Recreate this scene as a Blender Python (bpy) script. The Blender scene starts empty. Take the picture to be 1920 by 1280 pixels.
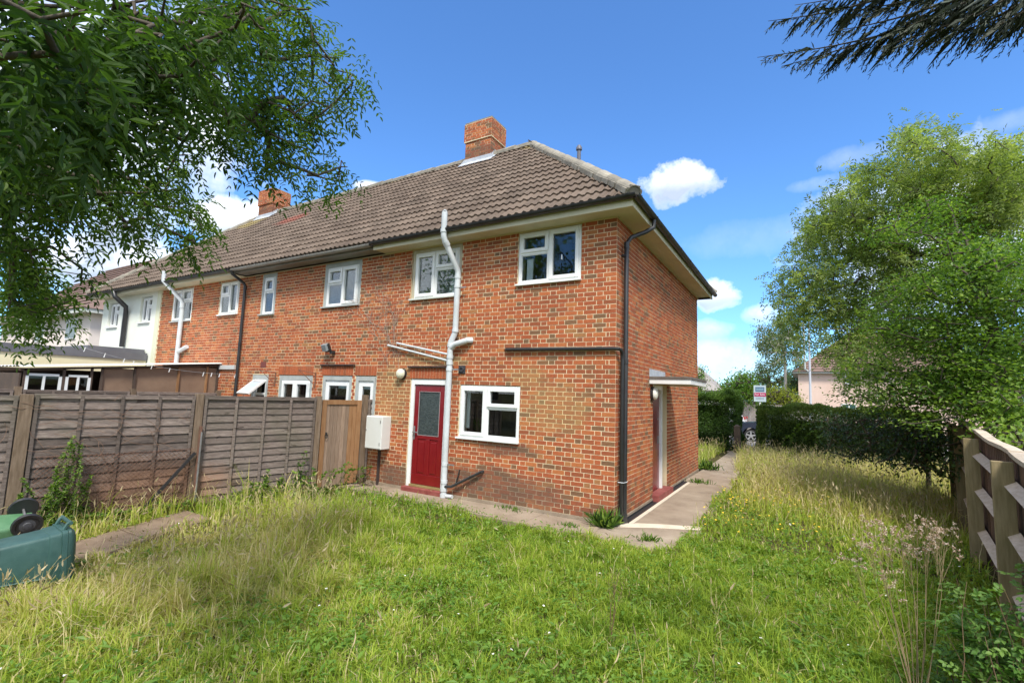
import bpy, math, random
import numpy as np
from mathutils import Vector, Matrix
R = math.radians
rng = np.random.default_rng(7)
random.seed(7)
SC = bpy.context.scene
COL = SC.collection

# ------------------------------------------------------------------ camera
F_PX, YAW, PIT, ROL = 905.41, -0.539256, 0.107752, 0.034144
CAM = np.array([2.48863, -7.36855, 1.96229])
def cam_axes():
    sy, cy = math.sin(YAW), math.cos(YAW)
    f = np.array([sy*math.cos(PIT), cy*math.cos(PIT), math.sin(PIT)])
    r0 = np.array([cy, -sy, 0.0]); u0 = np.cross(r0, f)
    return r0*math.cos(ROL)+u0*math.sin(ROL), -r0*math.sin(ROL)+u0*math.cos(ROL), f
CR, CU, CF = cam_axes()
cd = bpy.data.cameras.new('camera'); cam = bpy.data.objects.new('camera', cd); COL.objects.link(cam)
cd.sensor_width = 36.0; cd.lens = 36.0*F_PX/1920; cd.clip_start = 0.05; cd.clip_end = 3000
cam.matrix_world = Matrix(((CR[0], CU[0], -CF[0], CAM[0]), (CR[1], CU[1], -CF[1], CAM[1]), (CR[2], CU[2], -CF[2], CAM[2]), (0, 0, 0, 1)))
SC.camera = cam
def ray(px, py):
    d = CF*F_PX + CR*(px-960) - CU*(py-640)
    return d/np.linalg.norm(d)
def onp(px, py, ax, val):            # world point where the sight line meets a plane
    d = ray(px, py); return CAM + d*((val-CAM[ax])/d[ax])
def at(px, py, dist):
    return CAM + ray(px, py)*dist
def proj(P):
    v = np.asarray(P)-CAM; z = v@CF
    return np.stack([960+F_PX*(v@CR)/z, 640-F_PX*(v@CU)/z, z], -1)

# ------------------------------------------------------------------ light
SUN_EL, SUN_AZ = 54.0, 142.0         # azimuth clockwise from +Y
SC.view_settings.view_transform = 'Standard'; SC.view_settings.look = 'None'
SC.view_settings.gamma = 1.0; SC.view_settings.use_curve_mapping = False
SC.view_settings.exposure = 1.80
sl = bpy.data.lights.new('sun', 'SUN'); so = bpy.data.objects.new('sun', sl); COL.objects.link(so)
sl.energy = 1.5; sl.angle = R(11.0); sl.color = (1.0, 0.95, 0.87)
sd = Vector((math.sin(R(SUN_AZ))*math.cos(R(SUN_EL)), math.cos(R(SUN_AZ))*math.cos(R(SUN_EL)), math.sin(R(SUN_EL))))
so.rotation_euler = sd.to_track_quat('Z', 'Y').to_euler()
so.location = (20, -5, 30)

W = bpy.data.worlds.new('World'); SC.world = W; W.use_nodes = True
class G:
    """tiny node-graph writer"""
    def __init__(s, t): s.t = t; t.nodes.clear()
    def n(s, typ, **k):
        o = s.t.nodes.new(typ)
        for a, b in k.items(): setattr(o, a, b)
        return o
    def put(s, sock, v):
        if isinstance(v, bpy.types.NodeSocket): s.t.links.new(v, sock)
        elif isinstance(v, (tuple, list, np.ndarray)):
            v = [float(x) for x in v]
            if len(v) == 3 and len(sock.default_value) == 4: v.append(1.0)
            sock.default_value = v
        else: sock.default_value = v
    def m(s, op, a, b=0.0, c=0.0, clamp=False):
        o = s.n('ShaderNodeMath', operation=op, use_clamp=clamp)
        s.put(o.inputs[0], a); s.put(o.inputs[1], b)
        if op in ('MULTIPLY_ADD', 'SMOOTH_MAX'): s.put(o.inputs[2], c)
        return o.outputs[0]
    def vm(s, op, a, b):
        o = s.n('ShaderNodeVectorMath', operation=op); s.put(o.inputs[0], a); s.put(o.inputs[1], b)
        return o.outputs['Value'] if op == 'DOT_PRODUCT' else o.outputs[0]
    def noise(s, vec, scale, detail=4.0, rough=0.55, dist=0.0):
        o = s.n('ShaderNodeTexNoise'); s.put(o.inputs['Vector'], vec); o.inputs['Scale'].default_value = scale
        o.inputs['Detail'].default_value = detail; o.inputs['Roughness'].default_value = rough; o.inputs['Distortion'].default_value = dist
        return o.outputs['Fac']
    def ramp(s, f, stops, interp='LINEAR'):
        o = s.n('ShaderNodeValToRGB'); s.put(o.inputs[0], f); cr = o.color_ramp; cr.interpolation = interp
        while len(cr.elements) < len(stops): cr.elements.new(0.5)
        for e, (p, c) in zip(cr.elements, stops):
            e.position = p; e.color = (*c, 1) if not np.isscalar(c) else (c, c, c, 1)
        return o.outputs[0]
    def mr(s, v, a, b, c=0.0, d=1.0, typ='SMOOTHSTEP'):
        o = s.n('ShaderNodeMapRange', interpolation_type=typ); s.put(o.inputs[0], v)
        for i, x in enumerate((a, b, c, d)): s.put(o.inputs[i+1], x)
        return o.outputs[0]
    def mix(s, f, a, b, mode='MIX'):
        o = s.n('ShaderNodeMix', data_type='RGBA', blend_type=mode); s.put(o.inputs[0], f); s.put(o.inputs[6], a); s.put(o.inputs[7], b)
        return o.outputs[2]
    def sep(s, v):
        o = s.n('ShaderNodeSeparateXYZ'); s.put(o.inputs[0], v); return o.outputs

g = G(W.node_tree)
out = g.n('ShaderNodeOutputWorld'); bg = g.n('ShaderNodeBackground')
sky = g.n('ShaderNodeTexSky', sky_type='NISHITA'); sky.sun_disc = False
sky.sun_elevation = R(SUN_EL); sky.sun_rotation = R(SUN_AZ); sky.altitude = 50; sky.air_density = 1.0; sky.dust_density = 0.6; sky.ozone_density = 2.2
dirv = g.n('ShaderNodeTexCoord').outputs['Generated']
skc = g.mix(1.0, sky.outputs[0], (0.44, 0.70, 0.97), 'MULTIPLY')
dz = g.sep(dirv)[2]
n1 = g.noise(dirv, 5.5, 8, 0.58, 0.3); n2 = g.noise(dirv, 15.0, 7, 0.62)
nn = g.m('ADD', g.m('MULTIPLY', g.m('SUBTRACT', n1, 0.5), 1.7), g.m('MULTIPLY', g.m('SUBTRACT', n2, 0.5), 1.3))
# clouds: (px, py, half width, half height, density, edge noise, strength)
CL = [(1256, 342, 92, 48, 1.8, 1.7, 1.0), (1344, 554, 50, 32, 1.8, 1.7, .85), (1345, 672, 105, 60, .7, 1.6, .68), (1440, 590, 50, 26, 1.0, 1.5, .55), (1330, 620, 60, 24, .9, 1.5, .5),
      (455, 425, 105, 62, 2.0, 1.5, 1.0), (235, 500, 190, 76, 1.5, 1.5, .95), (120, 200, 330, 340, 1.1, 1.7, 1.0), (700, 353, 40, 14, 1.5, 1.2, .8),
      (1640, 285, 110, 20, .4, 2.4, .32), (1520, 345, 46, 14, .45, 2.2, .30), (1780, 470, 300, 190, 1.0, 1.5, .9), (1910, 225, 60, 22, .45, 2.2, .28), (1450, 440, 170, 40, .5, 1.4, .22)]
dens = None; vv = None; bsh = None
for (px, py, a, b, k, en, st) in CL:
    c = ray(px, py); right = np.cross(c, [0, 0, 1.0]); right /= np.linalg.norm(right); up = np.cross(right, c)
    pxs = F_PX/max(0.2, float(c@CF))
    fw = g.m('MAXIMUM', g.vm('DOT_PRODUCT', dirv, c), 0.05)
    u = g.m('DIVIDE', g.vm('DOT_PRODUCT', dirv, right*pxs/a), fw)
    v = g.m('DIVIDE', g.vm('DOT_PRODUCT', dirv, up*pxs/b), fw)
    rr = g.m('ADD', g.m('MULTIPLY', u, u), g.m('MULTIPLY', v, v))
    e = g.m('ADD', g.m('SUBTRACT', 1.0, rr), g.m('MULTIPLY', nn, en))
    d = g.m('MULTIPLY', g.m('MULTIPLY', e, k, clamp=True), st)
    front = g.mr(g.vm('DOT_PRODUCT', dirv, c), 0.3, 0.6)
    d = g.m('MULTIPLY', d, front)
    bs = g.m('MULTIPLY', d, g.mr(g.m('ADD', v, g.m('MULTIPLY', nn, .5)), .45, -.55))
    bsh = bs if bsh is None else g.m('MAXIMUM', bsh, bs)
    dens = d if dens is None else g.m('MAXIMUM', dens, d)
# heavier cloud cover added outside the view, to whiten the ambient light
band = g.mr(dz, 0.02, 0.25, 1.0, 0.0)
camside = g.mr(g.vm('DOT_PRODUCT', dirv, CF), 0.35, 0.6, 1.0, 0.0)
rest = g.m('MULTIPLY', g.mr(g.noise(dirv, 2.3, 8, 0.6), 0.40, 0.56), camside)
dens = g.m('MAXIMUM', dens, g.m('MULTIPLY', rest, 0.9))
shade = g.mr(g.m('ADD', g.noise(g.vm('ADD', dirv, (0.0, 0.0, 0.035)), 5.5, 5, 0.5), g.m('MULTIPLY', g.noise(dirv, 11.0, 5), .5)), .55, .95)
shade = g.m('ADD', g.m('MULTIPLY', shade, .35), g.m('MULTIPLY', bsh, .95), clamp=True)
ccol = g.mix(shade, (6.0, 6.1, 6.3), (2.3, 2.7, 3.4))
final = g.mix(dens, skc, ccol)
g.put(bg.inputs[0], final); bg.inputs[1].default_value = 0.085
g.t.links.new(bg.outputs[0], out.inputs[0])

# ------------------------------------------------------------------ materials
def patch_mask(g, pos, spots, nscale=2.5, nk=1.1):
    """union of soft blotches (x, y, z, radius) broken up by noise; stays put on the wall"""
    nz = g.m('MULTIPLY', g.m('SUBTRACT', g.noise(pos, nscale, 6, 0.65), 0.5), nk)
    msk = None
    for (x, y, z, rx, rz) in spots:
        d = g.vm('MULTIPLY', g.vm('SUBTRACT', pos, (x, y, z)), (1/rx, 1/max(rx, .5), 1/rz))
        e = g.m('SUBTRACT', 1.0, g.m('SQRT', g.vm('DOT_PRODUCT', d, d)))
        e = g.m('MULTIPLY', g.m('ADD', e, nz), 2.2, clamp=True)
        msk = e if msk is None else g.m('MAXIMUM', msk, e)
    return msk
MATS = {}
def mat(name, c1, c2=None, scale=6.0, rough=0.7, bump=0.0, bscale=None, spec=0.5, rnd=0.0, stretch=None, metallic=0.0, c3=None, detail=5, coat=0, spots=None):
    """principled material: two or three real colours mixed by object-space noise, per-piece variation from the rnd attribute"""
    if name in MATS: return MATS[name]
    m = bpy.data.materials.new(name); m.use_nodes = True; g = G(m.node_tree)
    o = g.n('ShaderNodeOutputMaterial'); p = g.n('ShaderNodeBsdfPrincipled'); g.t.links.new(p.outputs[0], o.inputs[0])
    pos = g.n('ShaderNodeNewGeometry').outputs['Position']
    if stretch: pos = g.vm('MULTIPLY', pos, stretch)
    col = c1
    if c2 is not None:
        f = g.noise(pos, scale, detail, 0.6); st = [(0.32, c1), (0.66, c2)]
        if c3 is not None: st.append((0.8, c3))
        col = g.ramp(f, st)
    if rnd:
        a = g.n('ShaderNodeAttribute', attribute_name='rnd').outputs['Fac']
        col = g.mix(1.0, col, g.ramp(a, [(0.0, 1-rnd), (1.0, 1+rnd*0.6)]), 'MULTIPLY')
    for (sp_, sc_, k_) in (spots or []): col = g.mix(g.m('MULTIPLY', patch_mask(g, pos, sp_), k_), col, sc_)
    g.put(p.inputs['Base Color'], col)
    p.inputs['Roughness'].default_value = rough; p.inputs['Metallic'].default_value = metallic
    p.inputs['Specular IOR Level'].default_value = spec; p.inputs['Coat Weight'].default_value = coat
    if bump:
        b = g.n('ShaderNodeBump'); b.inputs['Strength'].default_value = bump; b.inputs['Distance'].default_value = 0.01
        g.put(b.inputs['Height'], g.noise(pos, bscale or scale*6, 4)); g.t.links.new(b.outputs[0], p.inputs['Normal'])
    MATS[name] = m; return m

YELLOW = [(-1.05, 0, 1.75, .75, .55), (-4.75, 0, 1.9, .62, .75), (-1.6, 0, 2.25, .5, .25), (-3.9, 0, 2.55, 1.2, .15)]
SOOT = [(-2.3, 0, .35, 1.6, .35), (0, 0, .1, .8, .2), (-4.6, 0, .2, .5, .3), (-5.2, 3.3, 8.7, .9, .35), (-15.3, 3.3, 8.7, .9, .35), (-2.0, 0, 1.0, .7, .16)]

def brick_mat():
    m = bpy.data.materials.new('red_brick'); m.use_nodes = True; g = G(m.node_tree)
    o = g.n('ShaderNodeOutputMaterial'); p = g.n('ShaderNodeBsdfPrincipled'); g.t.links.new(p.outputs[0], o.inputs[0])
    pos = g.n('ShaderNodeNewGeometry').outputs['Position']
    a = g.n('ShaderNodeAttribute', attribute_name='rnd').outputs['Fac']
    col = g.ramp(a, [(0.0, (.175, .095, .050)), (.07, (.23, .105, .050)), (.15, (.270, .084, .038)), (.36, (.345, .089, .036)), (.60, (.388, .102, .039)), (.82, (.425, .124, .045)), (.95, (.435, .152, .052)), (1.0, (.33, .15, .06))])
    f = g.noise(pos, 28, 6, 0.65)
    col = g.mix(g.mr(f, .45, .75, 0, .5), col, g.mix(1.0, col, (.5, .55, .6), 'MULTIPLY'))
    big = g.noise(pos, 0.7, 4, .6)
    col = g.mix(g.mr(big, .4, .7, 0, .45), col, g.mix(1.0, col, (1.18, 1.3, 1.25), 'MULTIPLY'))
    col = g.mix(g.m('MULTIPLY', patch_mask(g, pos, YELLOW), .42), col, (.33, .22, .095))
    col = g.mix(g.m('MULTIPLY', patch_mask(g, pos, SOOT), .55), col, (.10, .075, .055))
    gz = g.m('MULTIPLY', g.mr(g.sep(pos)[2], .75, .05), g.mr(g.noise(pos, 2.2, 6, .7), .35, .6))
    col = g.mix(g.m('MULTIPLY', gz, .5), col, (.11, .085, .06))
    streak = g.mr(g.noise(g.vm('MULTIPLY', pos, (5, 5, .5)), 1.6, 5, .6), .60, .72)
    col = g.mix(g.m('MULTIPLY', streak, .28), col, (.14, .095, .065))
    lime = g.mr(g.noise(pos, 9, 7, .7), .66, .74)
    col = g.mix(g.m('MULTIPLY', lime, .35), col, (.50, .42, .36))
    g.put(p.inputs['Base Color'], col); p.inputs['Roughness'].default_value = .88; p.inputs['Specular IOR Level'].default_value = .25
    b = g.n('ShaderNodeBump'); b.inputs['Strength'].default_value = .5; b.inputs['Distance'].default_value = .006
    g.put(b.inputs['Height'], g.noise(pos, 90, 5, .7)); g.t.links.new(b.outputs[0], p.inputs['Normal'])
    return m
def mortar_mat():
    m = bpy.data.materials.new('mortar'); m.use_nodes = True; g = G(m.node_tree)
    o = g.n('ShaderNodeOutputMaterial'); p = g.n('ShaderNodeBsdfPrincipled'); g.t.links.new(p.outputs[0], o.inputs[0])
    pos = g.n('ShaderNodeNewGeometry').outputs['Position']
    col = g.ramp(g.noise(pos, 1.6, 6, .65), [(.3, (.68, .55, .35)), (.7, (.80, .67, .45))])
    col = g.mix(g.m('MULTIPLY', patch_mask(g, pos, YELLOW), .6), col, (.74, .62, .30))
    col = g.mix(g.m('MULTIPLY', patch_mask(g, pos, SOOT), .75), col, (.16, .12, .09))
    gz = g.m('MULTIPLY', g.mr(g.sep(pos)[2], .75, .05), g.mr(g.noise(pos, 2.2, 6, .7), .35, .6))
    col = g.mix(g.m('MULTIPLY', gz, .55), col, (.22, .18, .13))
    g.put(p.inputs['Base Color'], col); p.inputs['Roughness'].default_value = .95; p.inputs['Specular IOR Level'].default_value = .1
    b = g.n('ShaderNodeBump'); b.inputs['Strength'].default_value = .6; b.inputs['Distance'].default_value = .004
    g.put(b.inputs['Height'], g.noise(pos, 120, 4)); g.t.links.new(b.outputs[0], p.inputs['Normal'])
    return m
BRICK = brick_mat(); MORTAR = mortar_mat()

def leaf_mat(name, stops, rough=.45, trans=.35, tcol=(1.25, 1.35, .55), spec=.35):
    m = bpy.data.materials.new(name); m.use_nodes = True; g = G(m.node_tree)
    o = g.n('ShaderNodeOutputMaterial'); p = g.n('ShaderNodeBsdfPrincipled')
    a = g.n('ShaderNodeAttribute', attribute_name='rnd').outputs['Fac']
    col = g.ramp(a, stops); g.put(p.inputs['Base Color'], col)
    p.inputs['Roughness'].default_value = rough; p.inputs['Specular IOR Level'].default_value = spec
    t = g.n('ShaderNodeBsdfTranslucent'); g.put(t.inputs[0], g.mix(1.0, col, tcol, 'MULTIPLY'))
    x = g.n('ShaderNodeMixShader'); x.inputs[0].default_value = trans
    g.t.links.new(p.outputs[0], x.inputs[1]); g.t.links.new(t.outputs[0], x.inputs[2]); g.t.links.new(x.outputs[0], o.inputs[0])
    return m

def glass_mat():
    m = bpy.data.materials.new('window_glass'); m.use_nodes = True; g = G(m.node_tree)
    o = g.n('ShaderNodeOutputMaterial'); t = g.n('ShaderNodeBsdfTransparent'); t.inputs[0].default_value = (.90, .93, .92, 1)
    gl = g.n('ShaderNodeBsdfGlossy'); gl.inputs['Roughness'].default_value = .015
    fr = g.n('ShaderNodeFresnel'); fr.inputs[0].default_value = 1.55
    x = g.n('ShaderNodeMixShader'); g.put(x.inputs[0], g.m('MULTIPLY', fr.outputs[0], 0.9, clamp=True))
    g.t.links.new(t.outputs[0], x.inputs[1]); g.t.links.new(gl.outputs[0], x.inputs[2]); g.t.links.new(x.outputs[0], o.inputs[0])
    return m
GLASS = glass_mat()
WHITE = mat('white_upvc', (.80, .80, .78), (.72, .73, .70), 3, .35)
OLDWHITE = mat('weathered_white_paint', (.62, .64, .58), (.50, .52, .47), 5, .6)
GREYPAINT = mat('grey_painted_wood', (.42, .44, .42), (.33, .35, .33), 5, .6)
BLACKP = mat('black_plastic', (.018, .018, .019), (.03, .03, .03), 5, .38)
GREYP = mat('grey_gutter_plastic', (.30, .29, .26), (.22, .20, .17), 3, .5)
PIPEW = mat('white_pipe_plastic', (.60, .63, .64), (.48, .51, .51), 4, .45)
CREAM = mat('cream_soffit_paint', (.66, .61, .44), (.56, .51, .36), 2, .6)
TILE = mat('concrete_roof_tile', (.120, .088, .066), (.168, .128, .098), 2.2, .9, .5, 60, .2, rnd=.26, c3=(.205, .168, .130), detail=8, spots=[([(-12.0, 2.3, 7.5, .9, .35)], (.26, .07, .05), .6), ([(-15.6, 2.9, 8.2, .9, .45), (-3.4, 3.3, 8.6, .5, .2), (-8.5, 3.5, 8.7, .6, .12)], (.30, .24, .09), .6)])
TILEMOSS = mat('mossy_ridge_mortar', (.22, .20, .165), (.33, .30, .24), 5, .95, .6, 40, .1, rnd=.25, c3=(.30, .25, .10))
LEAD = mat('lead_flashing', (.33, .36, .40), (.50, .52, .54), 6, .5, .2, 20)
REDDOOR = mat('red_door_paint', (.165, .004, .008), (.195, .007, .010), 5, .32, coat=.2)
REDSTEP = mat('red_step_paint', (.19, .035, .03), (.27, .08, .065), 6, .7)
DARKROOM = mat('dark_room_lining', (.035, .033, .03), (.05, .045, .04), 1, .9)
NET = mat('pale_blind', (.74, .80, .84), (.82, .86, .89), 2, .8)
SHEDPANEL = mat('brown_hardboard', (.20, .125, .080), (.26, .17, .11), 2.5, .8)
DARKWOOD = mat('dark_wood', (.06, .04, .03), (.10, .065, .045), 4, .8)
FENCEWOOD = mat('weathered_grey_fence_wood', (.120, .088, .068), (.215, .165, .132), 5, .9, .5, 30, .15, rnd=.35, stretch=(1.5, 1.5, 14), c3=(.30, .25, .21))
def fence_mat():
    m = bpy.data.materials.new('weathered_fence_boards'); m.use_nodes = True; g = G(m.node_tree)
    o = g.n('ShaderNodeOutputMaterial'); p = g.n('ShaderNodeBsdfPrincipled'); g.t.links.new(p.outputs[0], o.inputs[0])
    pos = g.n('ShaderNodeNewGeometry').outputs['Position']; st = g.vm('MULTIPLY', pos, (1.5, 1.5, 16))
    a = g.n('ShaderNodeAttribute', attribute_name='rnd').outputs['Fac']
    off = g.vm('ADD', st, g.vm('MULTIPLY', g.ramp(a, [(0, (0, 0, 0)), (1, (1, 1, 1))]), (9, 5, 3)))
    col = g.ramp(g.noise(off, 5, 7, .65), [(.30, (.105, .080, .068)), (.5, (.175, .138, .117)), (.72, (.275, .225, .192))])
    knots = g.mr(g.noise(g.vm('MULTIPLY', pos, (4.5, 4.5, 9)), 1.0, 3, .5, .4), .66, .72)
    col = g.mix(g.m('MULTIPLY', knots, .75), col, (.045, .032, .026))
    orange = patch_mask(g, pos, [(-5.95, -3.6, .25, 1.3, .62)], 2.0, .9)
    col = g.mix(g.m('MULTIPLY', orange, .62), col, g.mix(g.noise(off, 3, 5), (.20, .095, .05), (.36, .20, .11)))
    col = g.mix(g.m('MULTIPLY', g.mr(g.noise(pos, 1.1, 4), .5, .7), .30), col, (.10, .11, .06))
    col = g.mix(1.0, col, g.ramp(a, [(0, .62), (1, 1.25)]), 'MULTIPLY')
    g.put(p.inputs['Base Color'], col); p.inputs['Roughness'].default_value = .9; p.inputs['Specular IOR Level'].default_value = .15
    b = g.n('ShaderNodeBump'); b.inputs['Strength'].default_value = .6; b.inputs['Distance'].default_value = .006
    g.put(b.inputs['Height'], g.noise(g.vm('MULTIPLY', pos, (3, 3, 60)), 4, 4)); g.t.links.new(b.outputs[0], p.inputs['Normal'])
    return m
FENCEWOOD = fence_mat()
FENCEPOST = mat('brown_fence_post_wood', (.135, .095, .062), (.225, .165, .115), 4, .85, .4, 25, .15, rnd=.2, stretch=(9, 9, 1.1))
GATEWOOD = mat('tan_gate_wood', (.23, .155, .105), (.33, .24, .175), 5, .85, .3, 30, .15, rnd=.28, stretch=(12, 12, .9), c3=(.33, .17, .075))
GATEFRAME = mat('orange_gate_frame_wood', (.25, .125, .055), (.32, .18, .09), 4, .8, .3, 30, .15, rnd=.15, stretch=(7, 7, 1))
RAILWOOD = mat('pale_rail_wood', (.42, .34, .25), (.56, .48, .38), 5, .8, .3, 30, .2, rnd=.15, stretch=(2, 2, 8))
TREATED = mat('greenish_treated_post_wood', (.20, .155, .075), (.30, .235, .13), 4, .8, .3, 30, .2, rnd=.2, stretch=(8, 8, .9))
CONC = mat('path_concrete', (.235, .18, .13), (.36, .29, .215), 1.7, .95, .9, 70, .1, c3=(.45, .375, .29), detail=12)
CONC_PALE = mat('pale_mortar_strip', (.56, .47, .36), (.66, .57, .45), 4, .95, .4, 60, .1)
SOIL = mat('soil_and_thatch', (.045, .045, .016), (.10, .085, .035), 9, 1.0, .8, 50, .05, c3=(.15, .125, .06))
BARK = mat('tree_bark', (.055, .045, .032), (.13, .11, .085), 8, .95, .6, 40, .1)
BIRCHBARK = mat('white_birch_bark', (.62, .58, .52), (.42, .38, .34), 5, .8, c3=(.12, .10, .09))
METAL = mat('galvanised_metal', (.42, .42, .42), (.30, .29, .28), 8, .45, metallic=.7)
RUST = mat('rusty_metal', (.12, .06, .04), (.20, .10, .06), 12, .8)
RENDER = mat('cream_render', (.70, .72, .62), (.78, .79, .70), .8, .9, .2, 80, .1)
YRENDER = mat('yellow_cream_render', (.74, .66, .42), (.78, .71, .49), .8, .9, .2, 80, .1)
PINKR = mat('pink_render', (.66, .48, .39), (.72, .55, .46), .8, .9, .2, 80, .1)
GREYFELT = mat('dark_grey_fascia', (.10, .10, .115), (.14, .14, .15), 2, .6)

# ------------------------------------------------------------------ mesh helpers
def tag(o, label=None, cat=None, group=None, kind=None):
    if label: o['label'] = label
    if cat: o['category'] = cat
    if group: o['group'] = group
    if kind: o['kind'] = kind
    return o
def thing(name, label, cat, loc=(0, 0, 0), group=None):
    o = bpy.data.objects.new(name, None); COL.objects.link(o); o.location = loc
    o.empty_display_size = .2
    return tag(o, label, cat, group)
def link(name, me, parent=None, loc=None):
    o = bpy.data.objects.new(name, me); COL.objects.link(o)
    if parent is not None:
        o.parent = parent; pl = wloc(parent); o.matrix_parent_inverse = Matrix.Translation(pl).inverted()
    if loc is not None: o.location = loc
    return o
def wloc(o):
    # all our parents are only translated; children keep world coordinates through the inverse
    return Vector(o.location)
def np_mesh(name, V, faces, m, rnd=None, smooth=False, parent=None, loc=None):
    """V (n,3); faces: list of equal-width int arrays; rnd per vertex"""
    V = np.asarray(V, dtype=np.float32)
    me = bpy.data.meshes.new(name); me.vertices.add(len(V)); me.vertices.foreach_set('co', V.ravel())
    idx = np.concatenate([f.ravel() for f in faces]).astype(np.int32)
    tot = np.concatenate([np.full(len(f), f.shape[1], np.int32) for f in faces])
    st = np.concatenate([[0], np.cumsum(tot)[:-1]]).astype(np.int32)
    me.loops.add(len(idx)); me.loops.foreach_set('vertex_index', idx)
    me.polygons.add(len(tot)); me.polygons.foreach_set('loop_start', st)
    try: me.polygons.foreach_set('loop_total', tot)
    except Exception: pass
    me.polygons.foreach_set('use_smooth', np.full(len(tot), smooth))
    if rnd is not None:
        at_ = me.attributes.new('rnd', 'FLOAT', 'POINT'); at_.data.foreach_set('value', np.asarray(rnd, dtype=np.float32))
    me.materials.append(m); me.update(calc_edges=True)
    return link(name, me, parent, loc)

class MB:
    """collects boxes, bars and tubes and links them as ONE mesh object"""
    def __init__(s): s.v = []; s.f = []; s.r = []; s.sm = False
    def add(s, vs, fs, r=None):
        b = len(s.v); r = random.random() if r is None else r
        s.v += [tuple(float(c) for c in v) for v in vs]; s.f += [tuple(b+i for i in f) for f in fs]; s.r += [r]*len(vs)
        return s
    def box(s, x0, x1, y0, y1, z0, z1, r=None):
        return s.add([(x0, y0, z0), (x1, y0, z0), (x1, y1, z0), (x0, y1, z0), (x0, y0, z1), (x1, y0, z1), (x1, y1, z1), (x0, y1, z1)],
                     [(0, 3, 2, 1), (4, 5, 6, 7), (0, 1, 5, 4), (1, 2, 6, 5), (2, 3, 7, 6), (3, 0, 4, 7)], r)
    def obox(s, c, ax, ay, az, r=None):
        c, ax, ay, az = map(np.asarray, (c, ax, ay, az))
        vs = [c+i*ax+j*ay+k*az for k in (-1, 1) for j in (-1, 1) for i in (-1, 1)]
        return s.add(vs, [(0, 2, 3, 1), (4, 5, 7, 6), (0, 1, 5, 4), (1, 3, 7, 5), (3, 2, 6, 7), (2, 0, 4, 6)], r)
    def bar(s, a, b, w, h, r=None, upv=(0, 0, 1)):
        a, b = np.asarray(a, float), np.asarray(b, float); d = b-a; L = np.linalg.norm(d); d /= L
        sd_ = np.cross(d, upv); sd_ /= np.linalg.norm(sd_); u = np.cross(sd_, d)
        return s.obox((a+b)/2, d*L/2, sd_*w/2, u*h/2, r)
    def tube(s, pts, rad, n=8, r=None, cap=True):
        P = [np.asarray(p, float) for p in pts]; m = len(P)
        rad = [rad]*m if np.isscalar(rad) else list(rad)
        vs = []; prev = None
        for i, p in enumerate(P):
            t = (P[min(i+1, m-1)]-P[max(i-1, 0)]); t /= (np.linalg.norm(t)+1e-9)
            if prev is None:
                h = np.array([0, 0, 1.]) if abs(t[2]) < .9 else np.array([1., 0, 0]); prev = np.cross(t, h)
            u = prev-t*(prev@t); u /= (np.linalg.norm(u)+1e-9); prev = u; w = np.cross(t, u)
            for k in range(n):
                a = 2*math.pi*k/n; vs.append(p+(u*math.cos(a)+w*math.sin(a))*rad[i])
        fs = [(i*n+k, i*n+(k+1) % n, (i+1)*n+(k+1) % n, (i+1)*n+k) for i in range(m-1) for k in range(n)]
        if cap: fs += [tuple(range(n-1, -1, -1)), tuple((m-1)*n+k for k in range(n))]
        return s.add(vs, fs, r)
    def lathe(s, c, axis, prof, n=16, r=None):
        """prof: (distance along axis, radius)"""
        c, t = np.asarray(c, float), np.asarray(axis, float); t /= np.linalg.norm(t)
        h = np.array([0, 0, 1.]) if abs(t[2]) < .9 else np.array([1., 0, 0]); u = np.cross(t, h); u /= np.linalg.norm(u); w = np.cross(t, u)
        vs = [c+t*d+(u*math.cos(2*math.pi*k/n)+w*math.sin(2*math.pi*k/n))*q for d, q in prof for k in range(n)]
        m = len(prof); fs = [(i*n+k, i*n+(k+1) % n, (i+1)*n+(k+1) % n, (i+1)*n+k) for i in range(m-1) for k in range(n)]
        fs += [tuple(range(n-1, -1, -1)), tuple((m-1)*n+k for k in range(n))]
        return s.add(vs, fs, r)
    def prism(s, poly, z0, z1, r=None):
        n = len(poly); vs = [(x, y, z0) for x, y in poly]+[(x, y, z1) for x, y in poly]
        return s.add(vs, [tuple(range(n-1, -1, -1)), tuple(range(n, 2*n))]+[(i, (i+1) % n, n+(i+1) % n, n+i) for i in range(n)], r)
    def build(s, name, m, parent=None, smooth=False, bevel=0, kind=None, label=None):
        me = bpy.data.meshes.new(name); me.from_pydata(s.v, [], s.f); me.materials.append(m)
        a = me.attributes.new('rnd', 'FLOAT', 'POINT'); a.data.foreach_set('value', np.array(s.r, np.float32))
        if smooth: me.polygons.foreach_set('use_smooth', [True]*len(me.polygons))
        me.update(); o = link(name, me, parent)
        if smooth and smooth != 'all':
            me.set_sharp_from_angle(angle=R(40))
        if bevel:
            b = o.modifiers.new('bevel', 'BEVEL'); b.width = bevel; b.segments = 2; b.limit_method = 'ANGLE'
        if kind: o['kind'] = kind
        if label: o['label'] = label
        return o
# ------------------------------------------------------------------ the terrace
PITCH = 0.075
def clip_rects(rect, holes):
    """rect minus holes, all (u0,u1,z0,z1)"""
    todo = [rect]
    for (a, b, c, d) in holes:
        nxt = []
        for (u0, u1, z0, z1) in todo:
            if u1 <= a or u0 >= b or z1 <= c or z0 >= d: nxt.append((u0, u1, z0, z1)); continue
            if u0 < a: nxt.append((u0, a-.004, z0, z1))
            if u1 > b: nxt.append((b+.004, u1, z0, z1))
            m0, m1 = max(u0, a), min(u1, b)
            if z0 < c: nxt.append((m0, m1, z0, c-.004))
            if z1 > d: nxt.append((m0, m1, d+.004, z1))
        todo = nxt
    return [r for r in todo if r[1]-r[0] > .02 and r[3]-r[2] > .018]

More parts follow.
